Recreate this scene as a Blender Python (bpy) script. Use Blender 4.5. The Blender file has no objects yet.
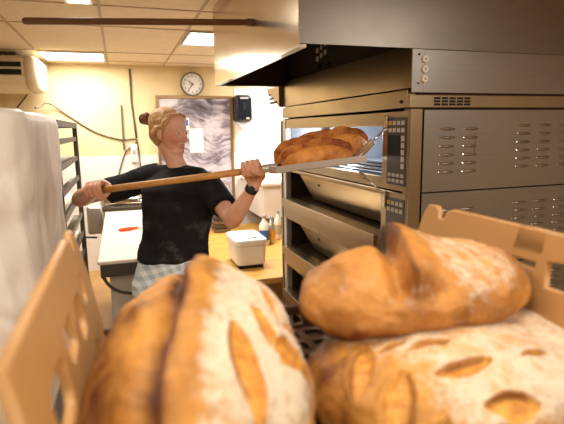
import bpy, bmesh, math, random
import numpy as np
from mathutils import Vector, Matrix, noise
random.seed(4)
scene = bpy.context.scene
COL = scene.collection
PI = math.pi

# ------------------------------------------------------------------ camera geometry
F = 484.0
d1 = np.array([118-282, 212-132, -F]); a_ = d1.copy(); d1 = d1/np.linalg.norm(d1)
t_ = -(a_@a_)/(a_[0]+a_[1]*0.014)
d2 = np.array([a_[0]+t_, a_[1]+0.014*t_, -F]); d2 = d2/np.linalg.norm(d2)
d3 = np.cross(d2, d1)
M3 = np.array([d2, d1, d3])
CAM = np.array([0, 0, 1.6])

def P(px, py, X=None, Y=None, Z=None, d=None):
    """world point seen in direction of a photo position, on a plane X/Y/Z or at a depth"""
    r = M3 @ np.array([px-282, -(py-212), -F])
    if X is not None: s = (X-CAM[0])/r[0]
    elif Y is not None: s = (Y-CAM[1])/r[1]
    elif Z is not None: s = (Z-CAM[2])/r[2]
    else: s = d/F
    return Vector(CAM + r*s)

# ------------------------------------------------------------------ materials
def s2l(c):
    c = c/255.0
    return c/12.92 if c <= 0.04045 else ((c+0.055)/1.055)**2.4
def RGB(r, g, b): return (s2l(r), s2l(g), s2l(b), 1.0)

class NT:
    def __init__(s, name):
        s.m = bpy.data.materials.new(name); s.m.use_nodes = True
        s.t = s.m.node_tree; s.n = s.t.nodes
        s.b = s.n['Principled BSDF']
    def new(s, t, **k):
        n = s.n.new(t)
        for a, v in k.items(): setattr(n, a, v)
        return n
    def link(s, a, b): s.t.links.new(a, b)
    def coord(s, scale=(1, 1, 1), kind='Object'):
        tc = s.new('ShaderNodeTexCoord'); mp = s.new('ShaderNodeMapping')
        mp.inputs['Scale'].default_value = scale
        s.link(tc.outputs[kind], mp.inputs[0]); return mp.outputs[0]
    def noise(s, vec, scale=5, detail=4, rough=.5, dist=0):
        n = s.new('ShaderNodeTexNoise'); n.inputs['Scale'].default_value = scale
        n.inputs['Detail'].default_value = detail; n.inputs['Roughness'].default_value = rough
        n.inputs['Distortion'].default_value = dist
        s.link(vec, n.inputs['Vector']); return n.outputs['Fac']
    def ramp(s, fac, stops):
        r = s.new('ShaderNodeValToRGB'); e = r.color_ramp.elements
        while len(e) < len(stops): e.new(.5)
        for i, (p, c) in enumerate(stops): e[i].position = p; e[i].color = c
        s.link(fac, r.inputs[0]); return r.outputs[0]
    def mix(s, fac, a, b, mode='MIX'):
        m = s.new('ShaderNodeMix', data_type='RGBA', blend_type=mode)
        for i, v in ((0, fac), (6, a), (7, b)):
            if hasattr(v, 'is_output') or isinstance(v, bpy.types.NodeSocket): s.link(v, m.inputs[i])
            else: m.inputs[i].default_value = v
        return m.outputs[2]
    def math(s, op, a, b=0.0, c=None, clamp=False):
        m = s.new('ShaderNodeMath', operation=op, use_clamp=clamp)
        for i, v in enumerate((a, b) if c is None else (a, b, c)):
            if isinstance(v, bpy.types.NodeSocket): s.link(v, m.inputs[i])
            else: m.inputs[i].default_value = v
        return m.outputs[0]
    def set(s, **k):
        mp = dict(color='Base Color', rough='Roughness', metal='Metallic', spec='Specular IOR Level', sub='Subsurface Weight', emit='Emission Color', estr='Emission Strength', trans='Transmission Weight', ior='IOR', coat='Coat Weight', alpha='Alpha')
        for a, v in k.items():
            i = s.b.inputs[mp[a]]
            if isinstance(v, bpy.types.NodeSocket): s.link(v, i)
            else: i.default_value = v
    def bump(s, h, strength=.3, dist=.01):
        b = s.new('ShaderNodeBump'); b.inputs['Strength'].default_value = strength; b.inputs['Distance'].default_value = dist
        s.link(h, b.inputs['Height']); s.link(b.outputs[0], s.b.inputs['Normal'])

MATS = {}
def plain(name, col, rough=.5, metal=0.0, var=.06, nscale=8, bump=0, **k):
    if name in MATS: return MATS[name]
    t = NT(name); v = t.coord()
    n = t.noise(v, nscale, 5)
    lo = tuple(c*(1-var*2) for c in col[:3])+(1,); hi = tuple(min(1, c*(1+var)) for c in col[:3])+(1,)
    t.set(color=t.ramp(n, [(.3, lo), (.7, hi)]), rough=rough, metal=metal, **k)
    if bump: t.bump(t.noise(v, nscale*6, 4), bump, .003)
    MATS[name] = t.m; return t.m

def steel(name, col, rough=.25, axis='h', smudge=.12, bump=.05):
    t = NT(name)
    sc = (1, 1, 160) if axis == 'h' else (160, 160, 1.5)
    br = t.noise(t.coord(sc), 3, 3)
    sm = t.noise(t.coord(), 3.5, 6, .6)
    c = t.mix(.25, col, t.ramp(br, [(.3, tuple(x*.75 for x in col[:3])+(1,)), (.7, tuple(min(1, x*1.15) for x in col[:3])+(1,))]))
    c = t.mix(t.ramp(sm, [(.35, (0, 0, 0, 1)), (.75, (.35, .35, .35, 1))]), c, tuple(x*.7 for x in col[:3])+(1,))
    r = t.math('ADD', t.math('MULTIPLY', sm, smudge*2), rough-smudge*1.0)
    t.set(color=c, rough=r, metal=1.0)
    t.bump(br, bump, .001)
    return t.m

M = {}
M['ceil'] = plain('ceiling_tile', RGB(224, 208, 180), .9, var=.03, nscale=14, bump=.05)
M['grid'] = plain('ceiling_grid_bar', RGB(178, 156, 124), .6, var=.02)
M['steel'] = steel('brushed_steel_side', RGB(152, 147, 140), .36, smudge=.08, bump=.02)
M['steel_front'] = steel('brushed_steel_front', RGB(164, 146, 118), .3, smudge=.06, bump=.02)
M['hood'] = steel('hood_steel', RGB(200, 184, 160), .17, smudge=.06, bump=.02)
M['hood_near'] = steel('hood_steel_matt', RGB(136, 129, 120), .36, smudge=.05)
M['dark_steel'] = plain('dark_brown_steel', RGB(70, 56, 40), .5, .7)  # dark brown metal for carcass, hood inside and lower chambers
M['alu'] = plain('aluminium', RGB(205, 200, 192), .38, .75, var=.05)
M['chamber'] = plain('pale_grey_oven_lining', RGB(150, 156, 166), .35, .0)
M['chrome'] = plain('chrome', RGB(215, 210, 200), .15, 1.0, var=.02)
M['galv'] = plain('galvanised_rail', RGB(120, 108, 96), .45, .6)
M['black'] = plain('black_plastic', RGB(26, 25, 27), .4)
M['gap'] = plain('black_rubber', RGB(14, 12, 11), .8)
M['grey_panel'] = plain('grey_control_foil', RGB(62, 58, 54), .35)
M['white'] = plain('white_plastic', RGB(235, 232, 226), .4, var=.02)
M['white_gloss'] = plain('white_enamel', RGB(228, 222, 212), .3, var=.02)
M['paper'] = plain('paper', RGB(240, 240, 242), .8, var=.01)
M['yellow'] = plain('yellow_key', RGB(225, 165, 20), .5, var=.02)
M['key'] = plain('pale_key', RGB(185, 178, 165), .5, var=.02)
M['blue'] = plain('blue_plastic', RGB(50, 95, 175), .4, var=.02)
M['orange'] = plain('orange_plastic', RGB(225, 85, 35), .4, var=.02)
M['navy'] = plain('dark_smoked_plastic', RGB(24, 26, 36), .25)
M['cream'] = plain('cream_enamel', RGB(225, 212, 180), .35, var=.02)
M['cable'] = plain('cable_sheath', RGB(88, 78, 62), .6, var=.05)
M['cable_dark'] = plain('dark_cable_sheath', RGB(50, 45, 40), .5)
M['brass'] = plain('brass_frame', RGB(150, 122, 84), .4, .6)
M['belt'] = plain('dough_belt', RGB(240, 224, 202), .7, var=.03)
M['charcoal'] = plain('charcoal_metal', RGB(84, 74, 66), .5, .4)
M['grey_plastic'] = plain('grey_plastic', RGB(165, 165, 172), .4)

def wood(name, c1, c2, scale=(1.2, 14, 14), rough=.5):
    t = NT(name); v = t.coord(scale)
    n = t.noise(v, 3, 6, .6, .8)
    t.set(color=t.ramp(n, [(.3, c1), (.7, c2)]), rough=rough); t.bump(n, .1, .002)
    return t.m
M['pole'] = wood('peel_wood', RGB(176, 118, 52), RGB(214, 160, 88))
M['pole_dark'] = wood('dark_pole_wood', RGB(84, 50, 28), RGB(116, 74, 42))
M['bench'] = wood('yellow_beech_wood', RGB(196, 142, 58), RGB(222, 172, 84), (2, 8, 8))

def floor_mat():
    t = NT('ochre_floor'); v = t.coord()
    n = t.noise(v, 2.5, 6); n2 = t.noise(v, 60, 3)
    c = t.ramp(n, [(.3, RGB(170, 126, 66)), (.7, RGB(200, 156, 90))])
    c = t.mix(t.ramp(n2, [(.55, (0, 0, 0, 1)), (.75, (.4, .4, .4, 1))]), c, RGB(225, 195, 140))
    t.set(color=c, rough=.35); t.bump(n2, .1, .002); return t.m
M['floor'] = floor_mat()
def wall_mat():
    t = NT('yellow_wall_paint'); v = t.coord()
    n = t.noise(v, 3, 5)
    t.set(color=t.ramp(n, [(.3, RGB(222, 202, 156)), (.7, RGB(230, 211, 168))]), rough=.7)
    t.bump(t.noise(v, 90, 3), .08, .002); return t.m
M['wall'] = wall_mat()
def tile_mat():
    t = NT('white_wall_tile'); tc = t.new('ShaderNodeTexCoord'); sp = t.new('ShaderNodeSeparateXYZ')
    t.link(tc.outputs['Object'], sp.inputs[0])
    def line(o):
        f = t.math('FRACT', t.math('DIVIDE', o, .15)); return t.math('LESS_THAN', f, .02)
    g = t.math('MAXIMUM', line(t.math('ADD', t.math('ADD', sp.outputs[0], sp.outputs[1]), 10)), line(t.math('ADD', sp.outputs[2], 10.03)))
    t.set(color=t.mix(g, RGB(240, 236, 232), RGB(222, 214, 206)), rough=.25); t.bump(t.math('SUBTRACT', 1, g), .3, .002)
    return t.m
M['tile'] = tile_mat()
M['back'] = plain('back_room_wall_paint', RGB(172, 156, 134), .8)

def emis(name, col, s):
    t = NT(name); t.set(color=(.9, .9, .9, 1), emit=col, estr=s); return t.m
LIGHTC = (1.0, .94, .85, 1)
M['lamp'] = emis('lamp_diffuser', LIGHTC, 4.5)

def bread_mat(name, gold, brown, floury=1.0, floc=RGB(216, 200, 174)):
    t = NT(name); v = t.coord()
    def attr(n):
        a = t.new('ShaderNodeAttribute'); a.attribute_name = n; return a.outputs['Fac']
    n1 = t.noise(v, 11, 7, .62, .4); n2 = t.noise(v, 60, 6, .7); n3 = t.noise(v, 220, 4, .7)
    bake = attr('bake')
    f = t.math('ADD', t.math('MULTIPLY', t.math('SUBTRACT', n1, .22), 1.35), t.math('MULTIPLY', bake, .62))
    f = t.math('ADD', f, t.math('MULTIPLY', t.math('SUBTRACT', n2, .5), .28))
    crust = t.ramp(f, [(.24, gold), (.44, tuple((a*1.2+b*.8)/2 for a, b in zip(gold, brown))), (.66, brown), (.92, tuple(x*.28 for x in brown[:3])+(1,))])
    fl = t.math('MULTIPLY', attr('flour'), floury)
    fm = t.math('MULTIPLY', t.math('ADD', fl, t.math('MULTIPLY', t.math('SUBTRACT', t.math('ADD', t.math('MULTIPLY', n2, 1.3), t.math('ADD', t.math('MULTIPLY', n3, .5), t.math('MULTIPLY', n1, .7))), 1.25), 1.5)), 1.2, clamp=True)
    fm = t.math('MULTIPLY', fm, t.math('GREATER_THAN', fl, .02))
    fm = t.math('MINIMUM', t.math('MULTIPLY', t.math('SUBTRACT', fm, .22), 1.15, clamp=True), .86)
    c = t.mix(fm, crust, floc)
    cut = attr('cut')
    cc = t.ramp(n2, [(.35, RGB(176, 108, 38)), (.6, RGB(214, 156, 70))])
    c = t.mix(t.ramp(cut, [(.1, (0, 0, 0, 1)), (.3, (1, 1, 1, 1))]), c, cc)
    rim = attr('rim')
    c = t.mix(rim, c, RGB(96, 50, 16))  # dark rim along cuts: browned edge plus a painted lip shadow
    r = t.math('ADD', t.math('MULTIPLY', fm, .30), .50)
    t.set(color=c, rough=r, spec=.3)
    h = t.math('ADD', t.math('MULTIPLY', n2, .7), t.math('MULTIPLY', n3, .3))
    t.bump(h, .55, .003)
    return t.m
M['bread'] = bread_mat('bread_crust', RGB(198, 138, 60), RGB(106, 58, 22))
M['bread_red'] = bread_mat('bread_crust_reddish', RGB(200, 138, 66), RGB(116, 66, 28))
M['bread_tray'] = bread_mat('bread_crust_orange', RGB(232, 158, 76), RGB(150, 76, 26), .8)

def tan_plastic(name, c):
    t = NT(name); v = t.coord()
    n = t.noise(v, 9, 5); sc = t.noise(t.coord((3, 30, 60)), 6, 3)
    cc = t.ramp(n, [(.3, tuple(x*.88 for x in c[:3])+(1,)), (.7, c)])
    t.set(color=cc, rough=.45, sub=.0); t.bump(sc, .12, .001); return t.m
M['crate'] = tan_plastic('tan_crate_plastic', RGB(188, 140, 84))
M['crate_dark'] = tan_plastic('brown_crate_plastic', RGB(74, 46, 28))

def cloth_white():
    t = NT('white_rack_cover'); v = t.coord((1, 1, .35))
    n = t.noise(v, 9, 6, .6, .6)
    t.set(color=t.ramp(n, [(.25, RGB(214, 205, 194)), (.75, RGB(234, 228, 220))]), rough=.45, spec=.35)
    t.bump(n, .5, .02); return t.m
M['cover'] = cloth_white()

# ------------------------------------------------------------------ mesh helpers
WL = {}   # world location of roots
def wl(o): return WL.get(o.name, Vector((0, 0, 0))) if o else Vector((0, 0, 0))

def empty(name, label, cat, loc, group=None):
    o = bpy.data.objects.new(name, None); COL.objects.link(o); o.empty_display_size = .05
    o.location = loc; WL[o.name] = Vector(loc)
    o['label'] = label; o['category'] = cat
    if group: o['group'] = group
    return o

def obj(name, bm, mat, parent=None, bevel=0, smooth=False, label=None, cat=None, group=None, kind=None, origin=None, seg=2):
    me = bpy.data.meshes.new(name)
    if isinstance(bm, bpy.types.Mesh): me = bm
    else:
        bmesh.ops.recalc_face_normals(bm, faces=bm.faces); bm.to_mesh(me); bm.free()
    base = Vector(origin) if origin is not None else wl(parent)
    me.transform(Matrix.Translation(-base))
    if mat is not None:
        if isinstance(mat, (list, tuple)):
            for m_ in mat: me.materials.append(m_)
        else: me.materials.append(mat)
    o = bpy.data.objects.new(name, me); COL.objects.link(o)
    if parent: o.parent = parent; o.location = base-wl(parent)
    else: o.location = base
    WL[o.name] = base
    if smooth:
        for p in me.polygons: p.use_smooth = True
    if bevel:
        b = o.modifiers.new('bevel', 'BEVEL'); b.width = bevel; b.segments = seg; b.limit_method = 'ANGLE'; b.angle_limit = .6
        b.harden_normals = False
    if label: o['label'] = label
    if cat: o['category'] = cat
    if group: o['group'] = group
    if kind: o['kind'] = kind
    return o

def box(bm, a, b):
    x0, y0, z0 = [min(a[i], b[i]) for i in range(3)]; x1, y1, z1 = [max(a[i], b[i]) for i in range(3)]
    v = [bm.verts.new(p) for p in ((x0,y0,z0),(x1,y0,z0),(x1,y1,z0),(x0,y1,z0),(x0,y0,z1),(x1,y0,z1),(x1,y1,z1),(x0,y1,z1))]
    for f in ((0,3,2,1),(4,5,6,7),(0,1,5,4),(1,2,6,5),(2,3,7,6),(3,0,4,7)): bm.faces.new([v[i] for i in f])
    return bm
def B(a, b): return box(bmesh.new(), a, b)

def frame_of(d):
    d = Vector(d).normalized(); up = Vector((0, 0, 1)) if abs(d.z) < .9 else Vector((1, 0, 0))
    u = d.cross(up).normalized(); v = u.cross(d).normalized()
    return u, v

def loft(bm, rings, closed=True):
    """rings: lists of points, same count"""
    vs = [[bm.verts.new(p) for p in r] for r in rings]
    n = len(vs[0])
    for i in range(len(vs)-1):
        for j in range(n): bm.faces.new((vs[i][j], vs[i][(j+1) % n], vs[i+1][(j+1) % n], vs[i+1][j]))
    if closed:
        bm.faces.new(vs[0][::-1]); bm.faces.new(vs[-1])
    return bm

def tube(bm, pts, r, n=10, round_end=False):
    pts = [Vector(p) for p in pts]
    rs = r if isinstance(r, (list, tuple)) else [r]*len(pts)
    u = None; rings = []
    for i, p in enumerate(pts):
        d = (pts[min(i+1, len(pts)-1)]-pts[max(i-1, 0)]).normalized()
        if u is None: u, v = frame_of(d)
        else:
            u = (u-d*u.dot(d)).normalized(); v = u.cross(d).normalized()
        ring = lambda c, rr: [c+u*math.cos(2*PI*k/n)*rr+v*math.sin(2*PI*k/n)*rr for k in range(n)]
        if round_end and i == 0:
            for q in (.95, .75, .4): rings.append(ring(p-d*rs[0]*q, rs[0]*math.sqrt(1-q*q)))
        rings.append(ring(p, rs[i]))
        if round_end and i == len(pts)-1:
            for q in (.4, .75, .95): rings.append(ring(p+d*rs[i]*q, rs[i]*math.sqrt(1-q*q)))
    loft(bm, rings)
    return bm
def T(pts, r, n=10, **k): return tube(bmesh.new(), pts, r, n, **k)

def ell(bm, c, r, rot=None, n=20, m=12):
    rr = r if hasattr(r, '__len__') else (r, r, r)
    mat = Matrix.Translation(Vector(c)) @ (rot.to_4x4() if rot else Matrix.Identity(4)) @ Matrix.Diagonal((rr[0], rr[1], rr[2], 1))
    bmesh.ops.create_uvsphere(bm, u_segments=n, v_segments=m, radius=1, matrix=mat); return bm

def smoothpath(pts, k=8):
    pts = [Vector(p) for p in pts]; out = []
    P_ = [pts[0]*2-pts[1]]+pts+[pts[-1]*2-pts[-2]]
    for i in range(1, len(P_)-2):
        for j in range(k):
            t = j/k; a, b, c, d = P_[i-1:i+3]
            out.append(.5*((2*b)+(c-a)*t+(2*a-5*b+4*c-d)*t*t+(3*b-a-3*c+d)*t**3))
    out.append(pts[-1]); return out

def plate(outline, holes, thick, mapf, bev=0.0):
    """flat plate with holes; outline/holes 2-D, mapf(u,v,w)->world"""
    cu = bpy.data.curves.new('plate', 'CURVE'); cu.dimensions = '2D'; cu.fill_mode = 'BOTH'
    cu.extrude = thick/2-bev; cu.bevel_depth = bev; cu.bevel_resolution = 1
    for pl in [outline]+holes:
        s = cu.splines.new('POLY'); s.points.add(len(pl)-1)
        for p, q in zip(s.points, pl): p.co = (q[0], q[1], 0, 1)
        s.use_cyclic_u = True
    o = bpy.data.objects.new('plate', cu); COL.objects.link(o)
    dg = bpy.context.evaluated_depsgraph_get(); dg.update()
    me = bpy.data.meshes.new_from_object(o.evaluated_get(dg))
    bpy.data.objects.remove(o); bpy.data.curves.remove(cu)
    for v in me.vertices: v.co = mapf(*v.co)
    me.materials.clear()
    bm = bmesh.new(); bm.from_mesh(me); bpy.data.meshes.remove(me)
    bmesh.ops.remove_doubles(bm, verts=bm.verts, dist=1e-5)
    return bm

def rrect(x0, y0, x1, y1, r, k=4):
    out = []
    for cx, cy, a0 in ((x1-r, y1-r, 0), (x0+r, y1-r, PI/2), (x0+r, y0+r, PI), (x1-r, y0+r, 1.5*PI)):
        for i in range(k+1):
            a = a0+PI/2*i/k; out.append((cx+r*math.cos(a), cy+r*math.sin(a)))
    return out

def remesh(bm, voxel, smooth=3, fac=.5):
    me = bpy.data.meshes.new('tmp'); bm.to_mesh(me); bm.free()
    o = bpy.data.objects.new('tmp', me); COL.objects.link(o)
    m = o.modifiers.new('r', 'REMESH'); m.mode = 'VOXEL'; m.voxel_size = voxel; m.use_smooth_shade = True
    if smooth:
        s = o.modifiers.new('s', 'SMOOTH'); s.iterations = smooth; s.factor = fac
    dg = bpy.context.evaluated_depsgraph_get(); dg.update()
    out = bpy.data.meshes.new_from_object(o.evaluated_get(dg))
    bpy.data.objects.remove(o); bpy.data.meshes.remove(me)
    return out

def setattr_f(me, name, arr):
    a = me.attributes.new(name, 'FLOAT', 'POINT'); a.data.foreach_set('value', np.asarray(arr, dtype=np.float32))
def sstep(a, b, x):
    t = np.clip((x-a)/(b-a), 0, 1); return t*t*(3-2*t)
def fbm(co, s, seed=0.0, octs=4):
    out = np.empty(len(co))
    for i, c in enumerate(co):
        out[i] = noise.fractal(Vector(c)*s+Vector((seed, seed*1.7, -seed)), .7, 2.0, octs)
    return out

def cuts_at(center, rot, L, W, specs):
    out = []
    for (x0, y0, x1, y1, z, wd, rs) in specs:
        p, q = P(x0, y0, Z=z)-center, P(x1, y1, Z=z)-center
        R = Matrix.Rotation(-rot, 2)
        p, q = R @ p.to_2d(), R @ q.to_2d()
        m = (p+q)/2; d = (q-p)
        out.append((m.x/(L/2), m.y/(W/2), d.length/W, wd/(W/2), math.atan2(d.y, d.x), rs))
    return out
# ------------------------------------------------------------------ bread
def loaf(name, center, rotz, L, W, H, mat, label, group=None, ears=(), cuts=(), flour=None, bake=None, sub=6, seed=1.0, tilt=(0, 0), under=.28, nsc=1.0, boxy=2.4):
    bm = bmesh.new(); bmesh.ops.create_icosphere(bm, subdivisions=sub, radius=1)
    me = bpy.data.meshes.new(name); bm.to_mesh(me); bm.free()
    n = len(me.vertices); co = np.empty(n*3); me.vertices.foreach_get('co', co); co = co.reshape(-1, 3)
    x, y, z = co.T
    # superellipse plan, domed top, flattened underside
    k = (np.abs(x)**boxy+np.abs(y)**boxy+1e-9)**(1/boxy); r = np.sqrt(x*x+y*y)+1e-9
    f = 1+(r/k-1)*.8
    X = x*f; Y = y*f
    zt = np.sign(z)*np.abs(z)**.85
    up = z > 0
    Z = np.where(up, zt*H*(1-under), np.maximum(zt*H*under*1.25, -H*under))
    a = X; b = Y
    X = X*L/2*(1-.0*b); Y = Y*W/2*(1-.10*np.abs(a)**2)
    pos = np.stack([X, Y, Z], 1)
    nrm = np.stack([x/(L/2), y/(W/2), z/(H*.6)], 1); nrm /= np.linalg.norm(nrm, axis=1)[:, None]
    N1 = fbm(pos, 9, seed, 3); N2 = fbm(pos, 34, seed+5, 3)
    disp = .0075*nsc*N1+.0022*nsc*N2
    topm = sstep(-.05, .35, z)
    cut = np.zeros(n); rim = np.zeros(n); bk = np.zeros(n)+.0
    fl = np.zeros(n) if flour is None else flour(a, b, z)
    bk = bk+.10*N1+ (0 if bake is None else bake(a, b, z))
    for e in ears:
        # curve b = poly(a)  (or a = poly(b) if e['swap'])
        p, q = (b, a) if e.get('swap') else (a, b)
        s = (q-np.polyval(e['c'], p))*e.get('sgn', 1)+.05*N1
        lim = sstep(e['lim'][0]-.12, e['lim'][0]+.05, p)*(1-sstep(e['lim'][1]-.05, e['lim'][1]+.12, p))
        h = e['h']; w = e['w']
        lip = np.where(s > 0, np.exp(-(s/(w*1.5))**2), sstep(-w*.35, 0, s))
        grv = np.where(s < -w*.1, np.exp(-((s+w*.7)/(w*.5))**2), 0)
        disp += lim*topm*h*(lip*1.0-grv*.75)
        bk += lim*topm*(np.exp(-((s+w*.45)/(w*.55))**2)*.85*e.get('burn', 1)*(e.get('near', .35)+(1-e.get('near', .35))*sstep(-.3, .6, p))+np.exp(-((s+w*.0)/(w*.15))**2)*.3)
        fl = fl*(1-lim*np.exp(-((s+w*.3)/(w*1.0))**2)*.95)
        if e.get('scar'):
            cm = lim*topm*sstep(-w*3.4, -w*2.6, s)*(1-sstep(-w*.6, -w*.1, s))
            disp += cm*.004*N2
    for (ca, cb, cl, cw, ang, rs) in cuts:
        aa = (a-ca)*L/W; bb = b-cb
        u = aa*math.cos(ang)+bb*math.sin(ang); v = -aa*math.sin(ang)+bb*math.cos(ang)
        uu = u/cl; wv = cw*np.clip(1-uu*uu, 0.0001, 1)**.8
        inside = (np.abs(uu) < 1)*topm
        dd = np.abs(v)/wv
        m = inside*(1-sstep(.8, 1.1, dd))
        edge = inside*np.exp(-((v*rs/wv-.85)/.22)**2)*(np.abs(v) < .3)  # one side only, where the lip shadow is put into the crust colour
        cut = np.maximum(cut, m); rim = np.maximum(rim, edge*.8)
        disp += -.0045*m+.0022*inside*np.exp(-((dd-1.25)/.25)**2)-.003*m*sstep(-.3, 1, v/wv)
        fl = fl*(1-m)
    bottom = sstep(.1, -.6, z)
    bk = bk+bottom*.25
    pos = pos+nrm*disp[:, None]
    pos[:, 2] = np.maximum(pos[:, 2], -H*under)
    R = Matrix.Rotation(rotz, 3, 'Z') @ Matrix.Rotation(tilt[0], 3, 'X') @ Matrix.Rotation(tilt[1], 3, 'Y')
    pos = pos @ np.array(R).T
    me.vertices.foreach_set('co', pos.reshape(-1)); me.update()
    setattr_f(me, 'cut', np.clip(cut, 0, 1)); setattr_f(me, 'rim', np.clip(rim, 0, 1)); setattr_f(me, 'bake', bk); setattr_f(me, 'flour', np.clip(fl, 0, 1))
    o = obj(name, me, mat, None, smooth=True, label=label, cat='bread', group=group, origin=(0, 0, 0))
    o.location = center
    return o
#@@BODY
# ------------------------------------------------------------------ room
CZ = 2.34; WY = 5.9; XL, XR, YB = -2.6, 3.3, -3.2
obj('floor', B((XL, YB, -.1), (XR, WY, 0)), M['floor'], kind='structure')
obj('ceiling', B((XL, YB, CZ), (XR, WY, CZ+.1)), M['ceil'], kind='structure')
bm = bmesh.new()
box(bm, (XL, WY, 0), (XR, WY+.12, CZ)); obj('wall_back', bm, M['wall'], kind='structure')
obj('wall_left', B((XL-.12, YB, 0), (XL, WY, CZ)), M['wall'], kind='structure')
obj('wall_right', B((XR, YB, 0), (XR+.12, WY, CZ)), M['back'], kind='structure')
obj('wall_behind', B((XL, YB-.12, 0), (XR, YB, CZ)), M['back'], kind='structure')
bm = bmesh.new()
box(bm, (XL, WY-.008, 0), (1.36, WY, 1.33)); box(bm, (1.36, WY-.008, 0), (XR, WY, 2.10))
obj('trim_1', bm, M['tile'], kind='structure')
bm = bmesh.new()
for i in range(-4, 6):
    x = -.66+.6*i
    if XL < x < XR: box(bm, (x-.010, YB, CZ-.004), (x+.010, WY, CZ+.001))
for j in range(-6, 4):
    y = 3.80+.6*j*(1 if True else 2)
    if YB < y < WY and not abs(y-4.40) < .01: box(bm, (XL, y-.010, CZ-.004), (XR, y+.010, CZ+.001))
obj('trim_2', bm, M['grid'], kind='structure')

def panel(x0, y0, x1, y1, label, cells=3, s=None):
    e = empty('ceiling_or_fill_light', label, 'light', ((x0+x1)/2, (y0+y1)/2, CZ), 'ceiling light panels')
    bm = bmesh.new(); w = .016
    box(bm, (x0, y0, CZ-.012), (x1, y0+w, CZ)); box(bm, (x0, y1-w, CZ-.012), (x1, y1, CZ))
    box(bm, (x0, y0+w, CZ-.012), (x0+w, y1-w, CZ)); box(bm, (x1-w, y0+w, CZ-.012), (x1, y1-w, CZ))
    for i in range(1, cells+1):
        yy = y0+(y1-y0)*i/(cells+1); box(bm, (x0+w, yy-.006, CZ-.011), (x1-w, yy+.006, CZ-.003))
    obj('frame', bm, M['alu'], e)
    obj('diffuser', B((x0+w, y0+w, CZ-.004), (x1-w, y1-w, CZ)), M['lamp'], e)
    return e
panel(-.645, 5.035, -.075, 5.60, 'plain bright ceiling light panel near the far wall, right of the air conditioner', 0)
panel(.555, 3.815, 1.10, 4.385, 'louvred ceiling light panel with dim bars, beside the steel hood', 3)
panel(-.24, 2.60, -.09, 3.165, 'sliver of a ceiling light at the top left edge', 0)
panel(1.755, 5.035, 2.325, 5.60, 'added unseen fill light panel behind the hood at the far wall', 0)  # hidden panel added to brighten the white wall and cabinet
panel(-1.245, .22, -.675, .785, 'added unseen fill light panel overhead at the near end on the left', 0)  # out of view, added as front fill from the left
panel(-.045, .22, .525, .785, 'added unseen fill light panel overhead directly above the crate', 0)  # out of view, added so the loaves are lit from above
panel(-.045, -1.58, .525, -1.015, 'added unseen fill light panel overhead far behind the crate', 0)  # out of view, added to light the baker's front
panel(1.755, -.98, 2.325, -.415, 'added unseen fill light panel overhead in front of the oven side', 0)  # out of view, added to brighten the steel oven side

# ceiling-hung air conditioner
ac = empty('air_conditioner', 'cream air conditioner hung under the ceiling at the left edge', 'air conditioner', (-1.2, 5.2, CZ))
ax = -.66; ay = 4.98
prof = [(ay+.02, 2.285), (ay-.01, 2.26), (ay-.02, 2.10), (ay+.02, 2.03), (ay+.10, 2.0), (ay+.5, 1.985), (ay+.78, 2.02), (ay+.80, 2.30)]
rings = [[(x, p[0], p[1]) for p in prof] for x in (-2.05, ax-.10)]
obj('housing', loft(bmesh.new(), rings), M['cream'], ac)
cpts = []
for sx, k in ((ax-.10, 0), (ax-.04, .008), (ax-.01, .03), (ax, .06)):
    cy_, cz_ = ay+.38, 2.14
    cpts.append([(sx, cy_+(p[0]-cy_)*(1-k*1.6), cz_+(p[1]-cz_)*(1-k*1.6)) for p in prof])
obj('end_cap', loft(bmesh.new(), cpts), M['cream'], ac, smooth=True)
bm = bmesh.new()
for z0, z1 in ((2.185, 2.225), (2.115, 2.16)): obj('air_outlet', B((-2.0, ay-.030, z0), (ax-.12, ay-.005, z1)), M['gap'], ac)
bm = bmesh.new(); box(bm, (-2.0, ay-.034, 2.166), (ax-.12, ay-.01, 2.178)); obj('louvre_blade', bm, M['cream'], ac)
for x in (-1.9, -.95): obj('mounting_rail', B((x, ay+.2, 2.29), (x+.1, ay+.6, CZ)), M['galv'], ac)

# wall cables and channels
def wp(x, y, o=.02): return P(x, y, Y=WY-o)
obj('cable_conduit', T([wp(129.5, 69, .010), wp(130.5, 85, .010), wp(131.5, 103, .010), wp(134, 120, .010), wp(136.5, 138, .010)], .011, 8), M['cable'], smooth=True, label='grey vertical cable bundle coming down the yellow wall from the ceiling', cat='cable', origin=wp(130, 80))
obj('cable', T(smoothpath([wp(137.5, 142, .012), wp(139, 152, .012), wp(140.5, 166, .012), wp(141.5, 185, .012)]), .006, 8), M['cable'], smooth=True, label='thin grey cable continuing below the junction on the back wall', cat='cable', origin=wp(138, 150))
obj('cable', T(smoothpath([(-.62, 4.4, 1.80), wp(42, 106, .5), wp(45, 103.5, .3), wp(52, 105, .06), wp(70, 117, .014), wp(95, 132, .014), wp(120, 139.5, .014), wp(135, 139, .014), wp(136, 143, .014), wp(126, 152, .014), wp(120, 170, .014), wp(117, 186, .014)]), .0075, 8), M['cable'], smooth=True, label='brown cable drooping along the yellow wall from behind the covered rack', cat='cable', origin=wp(95, 130))
obj('cable', T([wp(29, 92, .005), wp(24, 99, .005), wp(17, 108, .005)], .006, 8), M['cable_dark'], smooth=True, label='short thin line running down the wall under the air conditioner', cat='cable', origin=wp(24, 97))
bm = B(P(120.2, 105, Y=WY-.02)-Vector((0.0, .002, 0)), P(125, 149, Y=WY-.001)); obj('wall_channel', bm, M['galv'], label='short flat grey metal strip fixed upright on the yellow wall', cat='strip', bevel=.003, origin=P(122, 130, Y=WY))
c = P(134, 152, Y=WY)
sock = empty('wall_switch', 'small white wall box hanging among the cables behind the baker', 'switch', c)
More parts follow.
